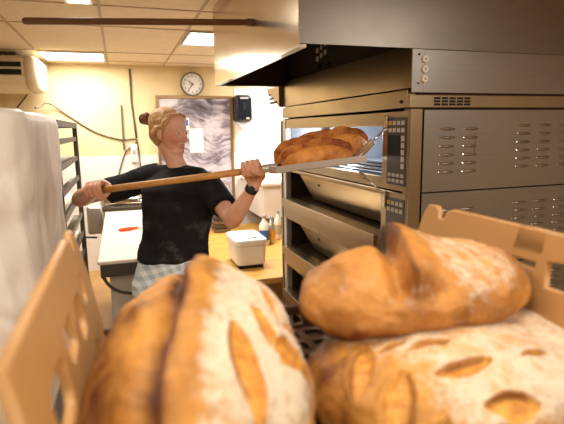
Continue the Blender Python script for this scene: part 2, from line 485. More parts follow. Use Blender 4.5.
obj('case', B((c.x-.035, WY-.05, c.z-.12), (c.x+.035, WY-.008, c.z+.09)), M['white'], sock, bevel=.01)
obj('button', B((c.x-.015, WY-.056, c.z-.02), (c.x+.015, WY-.05, c.z+.03)), M['grey_plastic'], sock, bevel=.002)

# clock
cc = P(192, 84.3, Y=WY); R_ = .137
ck = empty('wall_clock', 'round white wall clock with a grey rim on the yellow wall', 'clock', cc)
def ringy(c, r0, r1, y0, y1, n=48):
    bm = bmesh.new(); rr = []
    for r, y in ((r0, y0), (r1, y0), (r1, y1), (r0, y1)):
        rr.append([bm.verts.new((c.x+r*math.cos(2*PI*k/n), y, c.z+r*math.sin(2*PI*k/n))) for k in range(n)])
    for i in range(4):
        a, b = rr[i], rr[(i+1) % 4]
        for k in range(n): bm.faces.new((a[k], a[(k+1) % n], b[(k+1) % n], b[k]))
    return bm
obj('rim', ringy(cc, R_-.016, R_, WY-.045, WY-.0), M['galv'], ck, smooth=False, bevel=.003)
obj('face', T([(cc.x, WY-.004, cc.z), (cc.x, WY-.022, cc.z)], R_-.014, 40), M['paper'], ck)
def hand(name, deg, ln, w, y):
    a = math.radians(90-deg); d = Vector((math.cos(a), 0, math.sin(a))); s = Vector((-d.z, 0, d.x))*w
    bm = bmesh.new(); p0 = Vector((cc.x, y, cc.z))-d*.02; p1 = Vector((cc.x, y, cc.z))+d*ln
    r1 = [p0-s, p0+s, p1+s*.6, p1-s*.6]
    loft(bm, [[Vector((p.x, y, p.z)) for p in r1], [Vector((p.x, y-.002, p.z)) for p in r1]])
    obj(name, bm, M['gap'], ck)
hand('hour_hand', 312, .062, .0055, WY-.026); hand('minute_hand', 214, .095, .004, WY-.029)
for i in range(12):
    cu = bpy.data.curves.new('n', 'FONT'); cu.body = str(i+1 if i < 12 else 12); cu.size = .033; cu.extrude = .0006; cu.align_x = 'CENTER'; cu.align_y = 'CENTER'
    o = bpy.data.objects.new('n', cu); COL.objects.link(o); dg = bpy.context.evaluated_depsgraph_get(); dg.update()
    me = bpy.data.meshes.new_from_object(o.evaluated_get(dg)); bpy.data.objects.remove(o)
    a = math.radians(90-30*(i+1)); me.materials.clear()
    me.transform(Matrix.Translation((cc.x+.093*math.cos(a), WY-.0232, cc.z+.093*math.sin(a))) @ Matrix.Rotation(PI/2, 4, 'X'))
    obj('numeral', me, M['gap'], ck)

# poster: framed black-and-white print of flowing strands
def poster_mat():
    t = NT('monochrome_print'); tc = t.new('ShaderNodeTexCoord'); mp = t.new('ShaderNodeMapping'); t.link(tc.outputs['Object'], mp.inputs[0])
    mp.inputs['Rotation'].default_value = (0, math.radians(28), 0)
    v = mp.outputs[0]
    mp.inputs['Scale'].default_value = (1.0, 1.0, 6.0)
    wv = t.new('ShaderNodeTexNoise'); wv.inputs['Scale'].default_value = 1.3; wv.inputs['Detail'].default_value = 2; t.link(tc.outputs['Object'], wv.inputs['Vector'])
    va = t.new('ShaderNodeVectorMath', operation='MULTIPLY_ADD'); t.link(wv.outputs['Color'], va.inputs[0]); va.inputs[1].default_value = (1.5, 1.5, 6.5); t.link(v, va.inputs[2])
    n1 = t.noise(va.outputs[0], 1.1, 9, .72, .2); n2 = t.noise(va.outputs[0], 4.0, 8, .75, .1); n0 = t.noise(tc.outputs['Object'], 2.2, 2)
    f = t.math('ADD', t.math('MULTIPLY', n1, .5), t.math('ADD', t.math('MULTIPLY', n2, .35), t.math('MULTIPLY', n0, .35)))
    t.set(color=t.ramp(f, [(.46, RGB(48, 42, 52)), (.55, RGB(120, 112, 124)), (.63, RGB(206, 198, 208)), (.75, RGB(232, 226, 232))]), rough=.35)
    return t.m
pa = P(158.5, 98.5, Y=WY-.03); pb = P(229.5, 98.5, Y=WY-.03)
px0, px1, pz1, pz0 = pa.x, pb.x, pa.z, .36
po = empty('framed_poster', 'large framed black and white photo print of flowing strands on the back wall', 'poster', ((px0+px1)/2, WY, (pz0+pz1)/2))
bm = bmesh.new(); w = .035
for a, b in (((px0-w, pz0-w), (px0, pz1+w)), ((px1, pz0-w), (px1+w, pz1+w)), ((px0, pz1), (px1, pz1+w)), ((px0, pz0-w), (px1, pz0))):
    box(bm, (a[0], WY-.035, a[1]), (b[0], WY-.008, b[1]))
obj('frame', bm, M['brass'], po, bevel=.004)
obj('print', B((px0, WY-.022, pz0), (px1, WY-.010, pz1)), poster_mat(), po)
a = P(189, 128.5, Y=WY-.025); b = P(204, 152.5, Y=WY-.025)
obj('paper_sheet', B((a.x, WY-.026, b.z), (b.x, WY-.0225, a.z)), M['paper'], label='blank white paper sheet taped onto the black and white poster', cat='paper', origin=(a.x, WY-.024, a.z))
a = P(181.5, 118, Y=WY-.025); b = P(188, 130, Y=WY-.025)
ca = empty('card', 'small blue and white card stuck on the poster above the paper sheet', 'card', (a.x, WY-.024, a.z))
obj('backing', B((a.x, WY-.026, b.z), (b.x+.015, WY-.0225, a.z)), M['paper'], ca)
obj('printed_panel', B((a.x+.02, WY-.0275, b.z+.05), (b.x+.005, WY-.026, a.z-.02)), M['blue'], ca)

# towel dispenser
a = P(234, 94.5, Y=WY-.1); b = P(251.5, 122.5, Y=WY-.1)
ds = empty('towel_dispenser', 'dark smoked paper towel dispenser on the white wall', 'dispenser', ((a.x+b.x)/2, WY, b.z))
prof = rrect(a.x, b.z, b.x, a.z, .045)
obj('cover', loft(bmesh.new(), [[((x-(a.x+b.x)/2)*k+(a.x+b.x)/2, y, (z-(a.z+b.z)/2)*k+(a.z+b.z)/2) for x, z in prof] for y, k in ((WY-.01, 1), (WY-.13, .98), (WY-.17, .90), (WY-.18, .8))]), M['navy'], ds, smooth=False, bevel=.006)
m_ = (a.x+b.x)/2
obj('badge', B((m_-.05, WY-.184, a.z-.055), (m_+.05, WY-.179, a.z-.035)), M['grey_plastic'], ds)
obj('sight_window', B((m_-.012, WY-.184, b.z+.15), (m_+.012, WY-.179, a.z-.09)), M['black'], ds, bevel=.003)
obj('lock_plate', B((m_+.02, WY-.184, b.z+.04), (m_+.06, WY-.179, b.z+.06)), M['key'], ds)
bm = bmesh.new(); loft(bm, [[(m_-.09, WY-.12, b.z+.02), (m_+.09, WY-.12, b.z+.02), (m_+.09, WY-.10, b.z+.02), (m_-.09, WY-.10, b.z+.02)], [(m_-.04, WY-.13, b.z-.05), (m_+.06, WY-.13, b.z-.05), (m_+.06, WY-.12, b.z-.05), (m_-.04, WY-.12, b.z-.05)]])
obj('paper_towel', bm, M['paper'], ds)
a = P(258.5, 137.5, Y=WY-.01)
obj('wall_sticker', B((a.x-.025, WY-.011, a.z-.015), (a.x+.03, WY-.008, a.z+.018)), M['key'], label='tiny printed sticker on the white tiled wall below the dispenser', cat='sticker', origin=a)

# ------------------------------------------------------------------ oven
OX, OY, OY2, OX2 = 1.046, 1.60, 3.10, 2.55
DE = [1.669, 1.349, 1.030, .705, .40]       # deck seams, top down
ov = empty('deck_oven', 'tall stainless steel multi deck bakery oven on the right', 'oven', ((OX+OX2)/2, (OY+OY2)/2, 0))
def vplate(name, x0, x1, z0, z1, y, mat, t=.004, parent=ov, bevel=.002): return obj(name, B((x0, y-t, z0), (x1, y, z1)), mat, parent, bevel=bevel)
# carcass
bm = bmesh.new()
box(bm, (OX+.75, OY+.02, .12), (OX2, OY2-.02, 1.885)); box(bm, (OX+.03, OY+.02, 1.68), (OX+.75, OY2-.02, 1.885))
box(bm, (OX+.03, OY+.02, .12), (OX+.75, OY+.05, 1.68)); box(bm, (OX+.03, OY2-.035, .12), (OX+.75, OY2-.02, 1.68))
obj('carcass', bm, M['dark_steel'], ov)
# top housing, front fascia and side
vplate('top_side_panel', OX+.055, OX2, 1.730, 1.888, OY+.01, M['steel'])
vplate('top_corner_plate', OX, OX+.053, 1.730, 1.888, OY+.006, M['steel'])
obj('top_front_panel', B((OX, OY+.006, 1.748), (OX+.02, OY2, 1.905)), M['steel_front'], ov, bevel=.002)
bm = B((OX-.006, OY, 1.675), (OX2, OY+.02, 1.722)); box(bm, (OX-.006, OY+.02, 1.675), (OX+.03, OY2, 1.742)); obj('vent_band', bm, M['steel_front'], ov, bevel=.002)
bm = bmesh.new()
for i in range(5):
    for j in range(3):
        x = 1.145+i*.0345; z = 1.7095-j*.0115
        box(bm, (x, OY-.002, z-.0035), (x+.027, OY+.001, z+.0045))
obj('vent_slots', bm, M['gap'], ov)
for z in (1.851, 1.815, 1.780):
    o = obj('round_dial', T([(1.099, OY+.006, z), (1.099, OY-.006, z)], .0135, 20), M['white_gloss'], ov, bevel=.002)
    obj('dial_centre', T([(1.099, OY-.006, z), (1.099, OY-.008, z)], .005, 12), M['key'], o)
for z in (1.868, 1.764): obj('screw', ell(bmesh.new(), (OX+.028, OY+.001, z), .004), M['dark_steel'], ov)
bm = bmesh.new(); ell(bm, (OX-.006, OY+.06, 1.699), (.006, .012, .006)); obj('bolt', bm, M['gap'], ov)
# corner posts and far post
bm = B((OX, OY, .12), (OX+.052, OY+.05, 1.672)); obj('corner_post', bm, M['steel_front'], ov, bevel=.003)
obj('far_post', B((OX-.004, OY2-.05, .12), (OX+.04, OY2+.005, 1.672)), M['alu'], ov, bevel=.003)
obj('rear_post', B((OX-.01, OY2+.012, .12), (OX+.03, OY2+.035, 1.66)), M['steel'], ov, bevel=.003)
c = P(281.5, 145, X=OX-.004)
obj('warning_sticker', B((OX-.0055, OY2-.045, c.z-.05), (OX-.004, OY2-.005, c.z+.035)), M['yellow'], ov)
bm = B((OX+.0, OY+.02, 0), (OX2, OY2-.02, .12)); obj('plinth', bm, M['gap'], ov)
# stair-shaped vent cowl at far end
bm = bmesh.new(); x0 = 1.02
loft(bm, [[(x0+o_, OY2+.30, 1.885), (x0+o_, OY2+.005, 1.885), (x0+o_, OY2+.005, 1.745), (x0+o_, OY2+.26, 1.85)] for o_ in (0, .18)])
obj('exhaust_cowl', bm, M['steel_front'], ov, bevel=.003)
bm = bmesh.new()
for k in range(3):
    y0 = OY2+.05+k*.07; box(bm, (x0-.003, y0, 1.775+k*.029), (x0+.01, OY2+.20+k*.02, 1.79+k*.027))
obj('cowl_slots', bm, M['gap'], ov)

for k in range(4):
    zt, zb = DE[k]-.003, DE[k+1]+.003
    # side panel with louvres
    bm = B((OX+.060, OY+.002, zb), (OX2, OY+.014, zt))
    lz = [zt-.072-.0335*j for j in range(6)]
    xs = [1.215, 1.325] + [1.59, 1.70, 1.815, 1.93, 2.05, 2.2, 2.35]
    for j, z in enumerate(lz):
        for i, x in enumerate(xs):
            zz = z+(.010 if i > 1 else 0)
            if k < 2 or True:
                ell(bm, (x, OY+.003, zz), (.036, .008, .0062), n=12, m=6)
    nf = len(bm.faces)
    for j, z in enumerate(lz):
        for i, x in enumerate(xs):
            zz = z+(.010 if i > 1 else 0)
            ell(bm, (x-.036, OY+.001, zz), (.0035, .002, .0035), n=8, m=4)
    bm.faces.ensure_lookup_table()
    for f_ in bm.faces[nf:]: f_.material_index = 1
    obj('side_panel', bm, [M['steel'], M['chrome']], ov, smooth=False)
    if k == 0:
        obj('rating_plate', B((1.345, OY-.0005, 1.490), (1.465, OY+.003, 1.575)), M['steel'], ov, bevel=.001)
    # front: top bar, control column, sill
    H0 = zt-zb
    ot = zt-(.058 if k == 0 else .018); ob = zb+(.082 if k == 0 else .116)
    if k == 0: ob = zb+.048
    yo0 = 1.805; yo1 = OY2-.05
    bm = B((OX, yo0, ot), (OX+.03, yo1, zt)); obj('door_header', bm, M['steel_front'], ov, bevel=.003)
    bm = B((OX-.002, OY+.012, zb), (OX+.03, yo0, zt)); obj('control_column', bm, M['steel_front'], ov, bevel=.003)
    if k == 0:
        bm = B((OX, yo0, zb), (OX+.03, yo1, ob)); obj('door_sill', bm, M['steel_front'], ov, bevel=.003)
    else:
        # projecting two-step shelf under each opening
        bm = B((OX-.035, yo0, ob-.055), (OX+.05, yo1, ob)); box(bm, (OX-.020, yo0, zb), (OX+.03, yo1, ob-.057))
        obj('loading_ledge', bm, M['steel_front'], ov, bevel=.003)
    # chamber
    bm = bmesh.new(); X1 = OX+.72
    fl_ = ob-.004; tp = ot+.004
    box(bm, (OX+.032, yo0-.09, fl_-.012), (X1, yo1, fl_)); box(bm, (OX+.032, yo0-.09, tp), (X1, yo1, tp+.012))
    box(bm, (X1, yo0-.09, fl_), (X1+.01, yo1, tp))
    box(bm, (OX+.032, yo0-.10, fl_), (X1, yo0-.09, tp)); box(bm, (OX+.032, yo1, fl_), (X1, yo1+.01, tp))
    obj('baking_chamber', bm, M['chamber'] if k == 0 else M['dark_steel'], ov)
    if k > 0:
        # glass door swung inwards
        bm = bmesh.new(); ya, yb = yo0+.02, yo1-.22
        loft(bm, [[(OX+.012, y, ot-.004), (OX+.020, y, ot-.004), (OX+.115, y, ob+.012), (OX+.107, y, ob+.012)] for y in (ya, yb)])
        dd = obj('oven_door', bm, M['steel_front'], ov, bevel=.002)
        bm = bmesh.new(); ell(bm, (OX+.040, (ya+yb)/2+.25, ot-.045), (.01, .012, .012)); obj('door_knob', bm, M['gap'], dd)
    # control foil
    if True:
        x = OX-.004; y0, y1 = 1.622, 1.762
        zt_, zb_ = zt-.024, zb+(.022 if k == 0 else .03)
        cp_ = obj('control_panel', B((x, y0, zb_), (x+.003, y1, zt_)), M['grey_panel'], ov, bevel=.001)
        kk = 0
        def key(u, z, w=.019, h=.016, m=M['key']):
            obj('button', B((x-.003, u-w/2, z-h/2), (x+.0005, u+w/2, z+h/2)), m, cp_)
        for i in range(4):
            u = y1-.024-i*.031
            key(u, zt_-.022, m=M['yellow'] if i == 0 else M['key']); key(u, zt_-.050)
            if k == 0: key(u, zb_+.040, h=.013); key(u, zb_+.018, h=.013)
        if k == 0:
            for j in range(5): key(y0+.022, zt_-.082-j*.027, .018, .020)
            obj('display', B((x-.002, y0+.045, zt_-.15), (x, y1-.01, zt_-.07)), M['gap'], cp_)
# inside the top chamber: hanging steel flap and baking plate
obj('chamber_flap', loft(bmesh.new(), [[(OX+.10, y, 1.61), (OX+.11, y, 1.61), (OX+.05, y+.03, 1.43), (OX+.04, y+.03, 1.43)] for y in (2.56, 2.68)]), M['alu'], ov)
bm = bmesh.new()
for i in range(3): box(bm, (OX+.06+.11*i, 1.76, 1.409), (OX+.12+.11*i, 2.95, 1.416))
obj('baking_stone', bm, M['dark_steel'], ov)
# door levers
def lever(p0, p1, grip):
    p0 = Vector(p0); p1 = Vector(p1); d = (p1-p0).normalized()
    bm = bmesh.new(); box(bm, (OX-.014, p0.y-.012, p0.z-.012), (OX, p0.y+.012, p0.z+.05)) if grip else box(bm, (OX-.014, p0.y-.012, p0.z-.055), (OX, p0.y+.012, p0.z+.015))
    b_ = obj('lever_bracket', bm, M['chrome'], ov, bevel=.003)
    lv = obj('door_lever', T([p0, p1], .0045, 10), M['chrome'], ov, smooth=True)
    if grip: obj('lever_grip', T([p0+d*(p1-p0).length*.45, p1], .0135, 16), M['chrome'], lv, bevel=.003)
    else: obj('lever_knob', T([p1-d*.02, p1+d*.012], .011, 14), M['chrome'], lv, bevel=.003)
lever(P(386, 128, X=OX-.01), P(358, 156.5, X=OX-.10), True)
lever(P(384, 194, X=OX-.01), P(361.5, 174.5, X=OX-.08), False)

# ------------------------------------------------------------------ hood
HX = .598; HZ = 1.885; HX2 = 2.6
hd = empty('extractor_hood', 'large stainless steel extractor hood hanging above the oven', 'hood', (1.2, 2.3, CZ))
bm = bmesh.new(); box(bm, (HX, OY, HZ), (HX+.004, OY2, CZ)); obj('left_panel', bm, M['hood'], hd)
bm = bmesh.new(); box(bm, (HX+.004, OY-.0, HZ+.003), (HX2, OY+.006, CZ)); obj('near_panel', bm, M['hood_near'], hd)
bm = bmesh.new(); box(bm, (HX+.004, OY2-.004, HZ), (HX2, OY2, CZ)); box(bm, (1.085, OY+.01, 1.907), (1.09, OY2-.01, CZ)); obj('inner_panel', bm, M['dark_steel'], hd)
obj('top_panel', B((HX+.004, OY+.006, CZ-.03), (HX2, OY2-.004, CZ)), M['dark_steel'], hd)
bm = bmesh.new(); box(bm, (HX-.002, OY, HZ-.010), (HX+.028, OY2, HZ)); box(bm, (HX+.028, OY2-.03, HZ-.010), (1.07, OY2, HZ)); obj('bottom_lip', bm, M['chrome'], hd)
c = P(323, 52, X=1.083)
bm = bmesh.new()
for i in range(3):
    for j in range(2):
        yy = c.y-.045+.055*i; zz = c.z-.018+.045*j-.01*i
        if i == 1 and j == 1:
            loft(bm, [[(xx, yy, zz), (xx, yy+.035, zz), (xx, yy+.017, zz+.035)] for xx in (1.082, 1.085)])
        else: box(bm, (1.082, yy, zz), (1.085, yy+.032, zz+.026))
obj('pictogram_label', bm, M['key'], hd)
for q in ((320, 66.5), (329, 63.5)): obj('screw_head', ell(bmesh.new(), P(*q, X=1.083), .012), M['gap'], hd)

# dark wooden peel pole stuck out from the hood
pl = empty('wooden_pole', 'dark brown wooden peel pole held level below the ceiling near the hood', 'pole', P(140, 22, Y=2.2))
obj('shaft', T([P(25.5, 21, Y=2.2), P(140, 21.7, Y=2.2), Vector((HX-.005, 2.2, P(250, 22.5, Y=2.2).z))], .0135, 14, round_end=True), M['pole_dark'], pl, smooth=True)
e_ = P(250, 22.5, Y=2.2)
obj('socket', T([(HX-.02, 2.2, e_.z), (HX-.0, 2.2, e_.z)], .017, 14), M['pole_dark'], pl)

# ------------------------------------------------------------------ back left: racks
rk = empty('rack_trolley', 'dark metal rack trolley with tray runners standing beside the white cover', 'rack', (-.55, 3.1, 0))
Y0r, Y1r = 2.42, 3.50; X1r, X0r = -.27, -.85
for x in (X0r, X1r):
    for y in (Y0r, Y1r): obj('post', B((x-.014, y-.017, .1), (x+.014, y+.017, 1.66)), M['charcoal'], rk, bevel=.003)
for nm, za, zc in (('top_frame', 1.628, 1.66), ('base_frame', .1, .13)):
    bm = bmesh.new()
    for x in (X0r, X1r): box(bm, (x-.013, Y0r, za), (x+.013, Y1r, zc))
    for y in (Y0r, Y1r): box(bm, (X0r, y-.013, za), (X1r, y+.013, zc))
    obj(nm, bm, M['charcoal'], rk)
for i in range(11):
    z = 1.545-.125*i
    for x, s in ((X1r, -1), (X0r, 1)):
        bm = bmesh.new(); box(bm, (x+s*.013, Y0r, z), (x+s*.05, Y1r, z+.006)); box(bm, (x-.006, Y0r, z), (x+.006, Y1r, z+.028)); obj('runner', bm, M['charcoal'], rk)
for x in (X0r, X1r):
    for y in (Y0r, Y1r):
        bm = T([(x-.012, y, .05), (x+.012, y, .05)], .05, 16); box(bm, (x-.018, y-.012, .05), (x+.018, y+.012, .1)); obj('castor', bm, M['gap'], rk)
for i, z in enumerate((1.545-.125*1, 1.545-.125*3, 1.545-.125*5)):
    obj('baking_tray', B((X0r+.02, Y0r+.02, z+.008), (X1r-.018, Y1r-.02, z+.028)), M['charcoal'] if i == 0 else M['alu'], label=['dark empty baking tray slid high in the dark rack trolley', 'pale baking tray in the dark rack trolley, level with the hand', 'pale baking tray in the dark rack trolley, lowest one'][i], cat='tray', group='trays in the dark rack', origin=(X0r, Y0r, z), bevel=.003)

# covered rack
def cover():
    bm = bmesh.new(); rings = []
    x0, x1, y0, y1 = -.95, -.245, 1.50, 2.36
    base = rrect(x0, y0, x1, y1, .07, 6)
    pts = []
    for i in range(len(base)):          # resample
        a, b = Vector(base[i]).to_3d(), Vector(base[(i+1) % len(base)]).to_3d()
        nseg = max(1, int((b-a).length/.012))
        for j in range(nseg): pts.append(a.lerp(b, j/nseg))
    cx, cy = (x0+x1)/2, (y0+y1)/2
    zs = [1.672, 1.672, 1.667, 1.655]+[1.655-.02*i for i in range(1, 75)]
    ins = [.5, .8, .93, .985]
    for k, z in enumerate(zs):
        sc = ins[k] if k < 4 else 1.0
        r = []
        for i, p in enumerate(pts):
            q = Vector((cx+(p.x-cx)*sc, cy+(p.y-cy)*sc, z))
            t = min(1, max(0, (1.672-z)/.35))
            n_ = noise.noise(Vector((p.x*7+z*.8, p.y*7, z*.9)))*.022+noise.noise(Vector((p.x*20+z*2.5, p.y*20-z*2, z*2.2+3)))*.013-.012*abs(noise.noise(Vector((p.x*11, p.y*11+z*4, z*1.2+7))))
            out = Vector((p.x-cx, p.y-cy, 0)).normalized()
            q += out*(n_*(.35+t)); cr_ = abs(noise.noise(Vector((p.y*6-z*5, p.x*6+z*4, 2.5)))); q -= out*(.016*max(0, 1-cr_*7))*t; q.z += noise.noise(Vector((p.x*5, p.y*5, 9)))*.012*(1-t)
            r.append(q)
        rings.append(r)
    loft(bm, rings); return bm
cv = empty('covered_rack', 'rack trolley wrapped in a translucent white cover at the left edge', 'covered rack', (-.6, 1.93, 0))
obj('cover', cover(), M['cover'], cv, smooth=True)
for x in (-.90, -.30):
    for y in (1.56, 2.30):
        bm = T([(x-.012, y, .05), (x+.012, y, .05)], .05, 16); box(bm, (x-.014, y-.014, .05), (x+.014, y+.014, .3)); obj('castor', bm, M['gap'], cv)

# ------------------------------------------------------------------ dough sheeter
sx0 = -.155; sy0 = 2.75; sy1 = 4.75; sx1 = .46
sh = empty('dough_sheeter', 'dough sheeter with a long pale belt table and steel rollers behind the baker', 'dough sheeter', ((sx0+sx1)/2, 3.7, 0))
obj('belt', B((sx0, sy0, .878), (sx1, 4.5, .902)), M['belt'], sh, bevel=.010, seg=3)
bm = B((sx0+.012, sy0+.012, .805), (sx1-.012, 4.5, .876)); obj('belt_frame', bm, M['charcoal'], sh, bevel=.004)
obj('cabinet', B((sx0+.05, sy0+.25, .30), (sx1-.05, 4.9, .80)), M['white_gloss'], sh, bevel=.006)
obj('lower_cabinet', B((sx0+.05, sy0+.25, .06), (sx1-.05, 4.9, .294)), M['white_gloss'], sh, bevel=.006)
bm = bmesh.new()
for x in (sx0+.1, sx1-.1):
    for y in (sy0+.3, 4.8): tube(bm, [(x-.015, y, .03), (x+.015, y, .03)], .03, 12)
obj('castor', bm, M['gap'], sh)
obj('cross_tube', T(smoothpath([P(103, 277, Y=sy0+.06), P(110, 286, Y=sy0+.08), P(122, 292, Y=sy0+.1), P(140, 293.5, Y=sy0+.12)]), .009, 10), M['cable'], sh, smooth=True)
# roller head
obj('end_housing', B(P(86, 207, Y=4.5), (P(104.5, 234, Y=4.5).x, 4.85, P(104.5, 234, Y=4.5).z)), M['alu'], sh, bevel=.02)
z_ = P(150, 205, Y=4.6).z
xa, xb = P(104, 200, Y=4.6).x, sx1+.1
obj('roller', T([(xa, 4.62, .965), (xb, 4.62, .965)], .045, 20), M['chrome'], sh, smooth=True)
obj('roller', T([(xa, 4.72, 1.03), (xb, 4.72, 1.03)], .035, 20), M['chrome'], sh, smooth=True)
obj('guard_bar', B((xa, 4.56, 1.055), (xb, 4.60, 1.08)), M['alu'], sh, bevel=.004)
obj('flour_tray', B((xa-.02, 4.53, .90), (xb, 4.58, .935)), M['charcoal'], sh, bevel=.004)
obj('head_support', B((xa-.03, 4.6, .70), (xa+.0, 4.85, 1.10)), M['alu'], sh, bevel=.006)
bm = bmesh.new(); ell(bm, P(75.5, 237, Y=4.4), .028); tube(bm, [P(75.5, 237, Y=4.4), P(97, 237.5, Y=4.5)], .008); obj('control_knob', bm, M['gap'], sh, smooth=True)
kp = P(128, 229, Z=.905)
kf = empty('dough_scraper', 'orange handled dough knife lying on the pale belt of the sheeter', 'knife', kp)
a, b = P(120, 230, Z=.9175), P(137, 227.5, Z=.9175)
obj('handle', T([a, (a+b)/2, b], [.012, .014, .010], 10, round_end=True), M['orange'], kf, smooth=True)
d = (b-a).normalized(); s_ = Vector((-d.y, d.x, 0))*.014
bm = bmesh.new(); loft(bm, [[p-s_, p+s_, p+s_*.8+d*.14, p-s_*.2+d*.16] for p in (b+Vector((0, 0, -.006)), b+Vector((0, 0, -.004)))]); obj('blade', bm, M['chrome'], kf)

# ------------------------------------------------------------------ back right: bench, box, bottles, cabinet
bx0, by0, by1, bz = .62, 3.42, 5.62, .48
bn = empty('wooden_bench', 'low yellow wooden bench along the tiled wall beside the oven', 'bench', (1.4, 4.5, 0))
obj('bench_top', B((bx0, by0, bz-.045), (2.2, by1, bz)), M['bench'], bn, bevel=.004)
for x in (bx0+.05, 2.12):
    for y in (by0+.05, by1-.08): obj('leg', B((x-.03, y-.03, 0), (x+.03, y+.03, bz-.045)), M['bench'], bn, bevel=.004)
# white container
c0 = P(233, 269, Z=bz); c1 = P(272, 270, Z=bz)
wx0, wx1, wy0 = c0.x+.01, c1.x, (c0.y+c1.y)/2
wy1 = wy0+.42
wb = empty('white_container', 'white plastic box with a lid standing on the low wooden bench', 'box', ((wx0+wx1)/2, wy0+.2, bz))
def rbox(x0, y0, x1, y1, z0, z1, r, tp=0.0):
    a = rrect(x0, y0, x1, y1, r); b = rrect(x0-tp, y0-tp, x1+tp, y1+tp, r)
    return loft(bmesh.new(), [[(x, y, z0) for x, y in a], [(x, y, z1) for x, y in b]])
obj('body', rbox(wx0+.02, wy0+.02, wx1-.02, wy1-.02, bz+.03, bz+.20, .04, .01), M['white'], wb, bevel=.008)
obj('lid', rbox(wx0, wy0, wx1, wy1, bz+.196, bz+.245, .045, -.004), M['white'], wb, bevel=.014, seg=3)
c = (wx0+wx1)/2
obj('foot', B((wx0+.04, wy0+.04, bz), (wx1-.04, wy1-.04, bz+.03)), M['gap'], wb)
obj('lid_label', B((wx0+.12, wy0+.06, bz+.2445), (wx0+.20, wy0+.09, bz+.247)), M['gap'], wb)
# stack of dark trays left of it
a = P(211, 222, Y=5.45); b = P(225, 247, Y=5.45)
for i in range(5):
    z = bz+.006+.045*i
    obj('stacked_tray', rbox(a.x, 5.2, b.x+.02, 5.5, z, z+.038, .02, .004), M['galv'] if i % 2 == 0 else M['charcoal'], label=['bottom', 'second', 'middle', 'fourth', 'topmost'][i]+' metal tin in the small stack on the bench by the poster', cat='tin', group='tins stacked on the bench', bevel=.003, origin=(a.x, 5.3, z))
# bottles
bc = [(264.5, 243, .050, .30, 'white', 'blue', 'white bottle with a blue label on the bench below the wall cabinet'), (271.5, 241, .042, .27, 'alu', 'yellow', 'pale see-through bottle with yellow liquid on the bench by the oven post'), (278, 237, .038, .30, 'white', 'key', 'slim white bottle nearest the oven post on the bench')]
for i, (px, py, r, h, m1, m2, lab) in enumerate(bc):
    p = P(px, py+2, Z=bz)
    e = empty('bottle', lab, 'bottle', p, 'bottles on the bench')
    bm = bmesh.new(); n = 20
    loft(bm, [[(p.x+rr*math.cos(2*PI*k/n), p.y+rr*math.sin(2*PI*k/n), p.z+z) for k in range(n)] for rr, z in ((r*.92, 0), (r, .01), (r, h*.62), (r*.85, h*.72), (r*.4, h*.82), (r*.36, h*.9))])
    obj('body', bm, M[m1], e, smooth=True)
    obj('cap', T([(p.x, p.y, p.z+h*.9), (p.x, p.y, p.z+h)], r*.45, 14), M['grey_plastic'], e)
    bm = T([(p.x, p.y, p.z+h*.18), (p.x, p.y, p.z+h*.52)], r*1.02, 20); obj('bottle_label', bm, M[m2], e, smooth=False)
# wall cabinet
a = P(263, 186, Y=4.95); b = P(263, 219, Y=4.95)
cb = empty('wall_cabinet', 'white wall cabinet hanging beside the oven end above the bottles', 'cabinet', (a.x+.4, WY, a.z))
obj('carcass', B((a.x, 4.95, b.z), (2.3, WY-.008, a.z)), M['white_gloss'], cb, bevel=.004)
obj('countertop', B((a.x-.03, 4.92, a.z), (2.3, WY-.008, a.z+.03)), M['white'], cb, bevel=.004)
obj('underside_rail', B((a.x+.02, 5.0, b.z-.02), (2.28, WY-.01, b.z)), M['charcoal'], cb)
a = P(260, 187, Y=5.5)
obj('wall_pipe', T([(1.47, WY-.03, a.z+.03), (1.62, WY-.03, a.z+.03)], .012), M['brass'], label='short brass pipe on the tiled wall left of the cabinet', cat='pipe', smooth=True, origin=a)

# ------------------------------------------------------------------ crate and its support
CX0, CX1, CY0, CY1, RZ, FZ = -.080, .530, .30, .735, 1.462, 1.262
cr = empty('bread_crate', 'tan plastic bread crate with cut-out sides holding the big loaves', 'crate', ((CX0+CX1)/2, .52, FZ))
def side_outline():
    # u = Y, v = Z, handle-notched far end
    y1 = CY1
    return [(CY0, FZ), (y1-.0, FZ), (y1+.022, RZ-.075), (y1+.004, RZ-.012), (y1-.004, RZ-.001), (y1-.026, RZ), (y1-.033, RZ-.006), (y1-.034, RZ-.020), (y1-.052, RZ-.020), (y1-.058, RZ-.004), (y1-.07, RZ), (CY0, RZ)]
def hole(px, py): p = P(px, py, X=CX1-.01); return (p.y, p.z)
h1 = [hole(519, 227), hole(546, 233), hole(545, 255), hole(516, 247)]
h1b = [hole(515, 253), hole(541, 261), hole(539, 271), hole(514, 262)]
h2 = [hole(549, 259), hole(600, 268), hole(600, 305), hole(549, 288)]
holes = [h1, h1b, h2]
for k in range(0, 5):
    u = .44-.05*k
    if u < CY0+.03: break
holes += [rrect(.325, RZ-.115, .375, RZ-.045, .012)]
for k in range(7):
    u = .335+.057*k
    holes.append(rrect(u, FZ+.02, u+.035, FZ+.065, .008))
for u in (.47, .545, .62): holes.append(rrect(u+.03, FZ+.078, u+.068, RZ-.088, .008)) if False else None
obj('side_wall', plate(side_outline(), holes, .010, lambda u, v, w: Vector((CX1-.005+w-(RZ-v)*.16, u, v)), .003), M['crate'], cr)
hl = [rrect(.36, RZ-.10, .44, RZ-.05, .015), rrect(.47, RZ-.085, .53, RZ-.045, .012), rrect(.56, RZ-.10, .62, RZ-.05, .015), rrect(.645, RZ-.085, .685, RZ-.045, .01)]
for k in range(7):
    u = .335+.057*k
    hl.append(rrect(u, FZ+.02, u+.035, FZ+.072, .008))
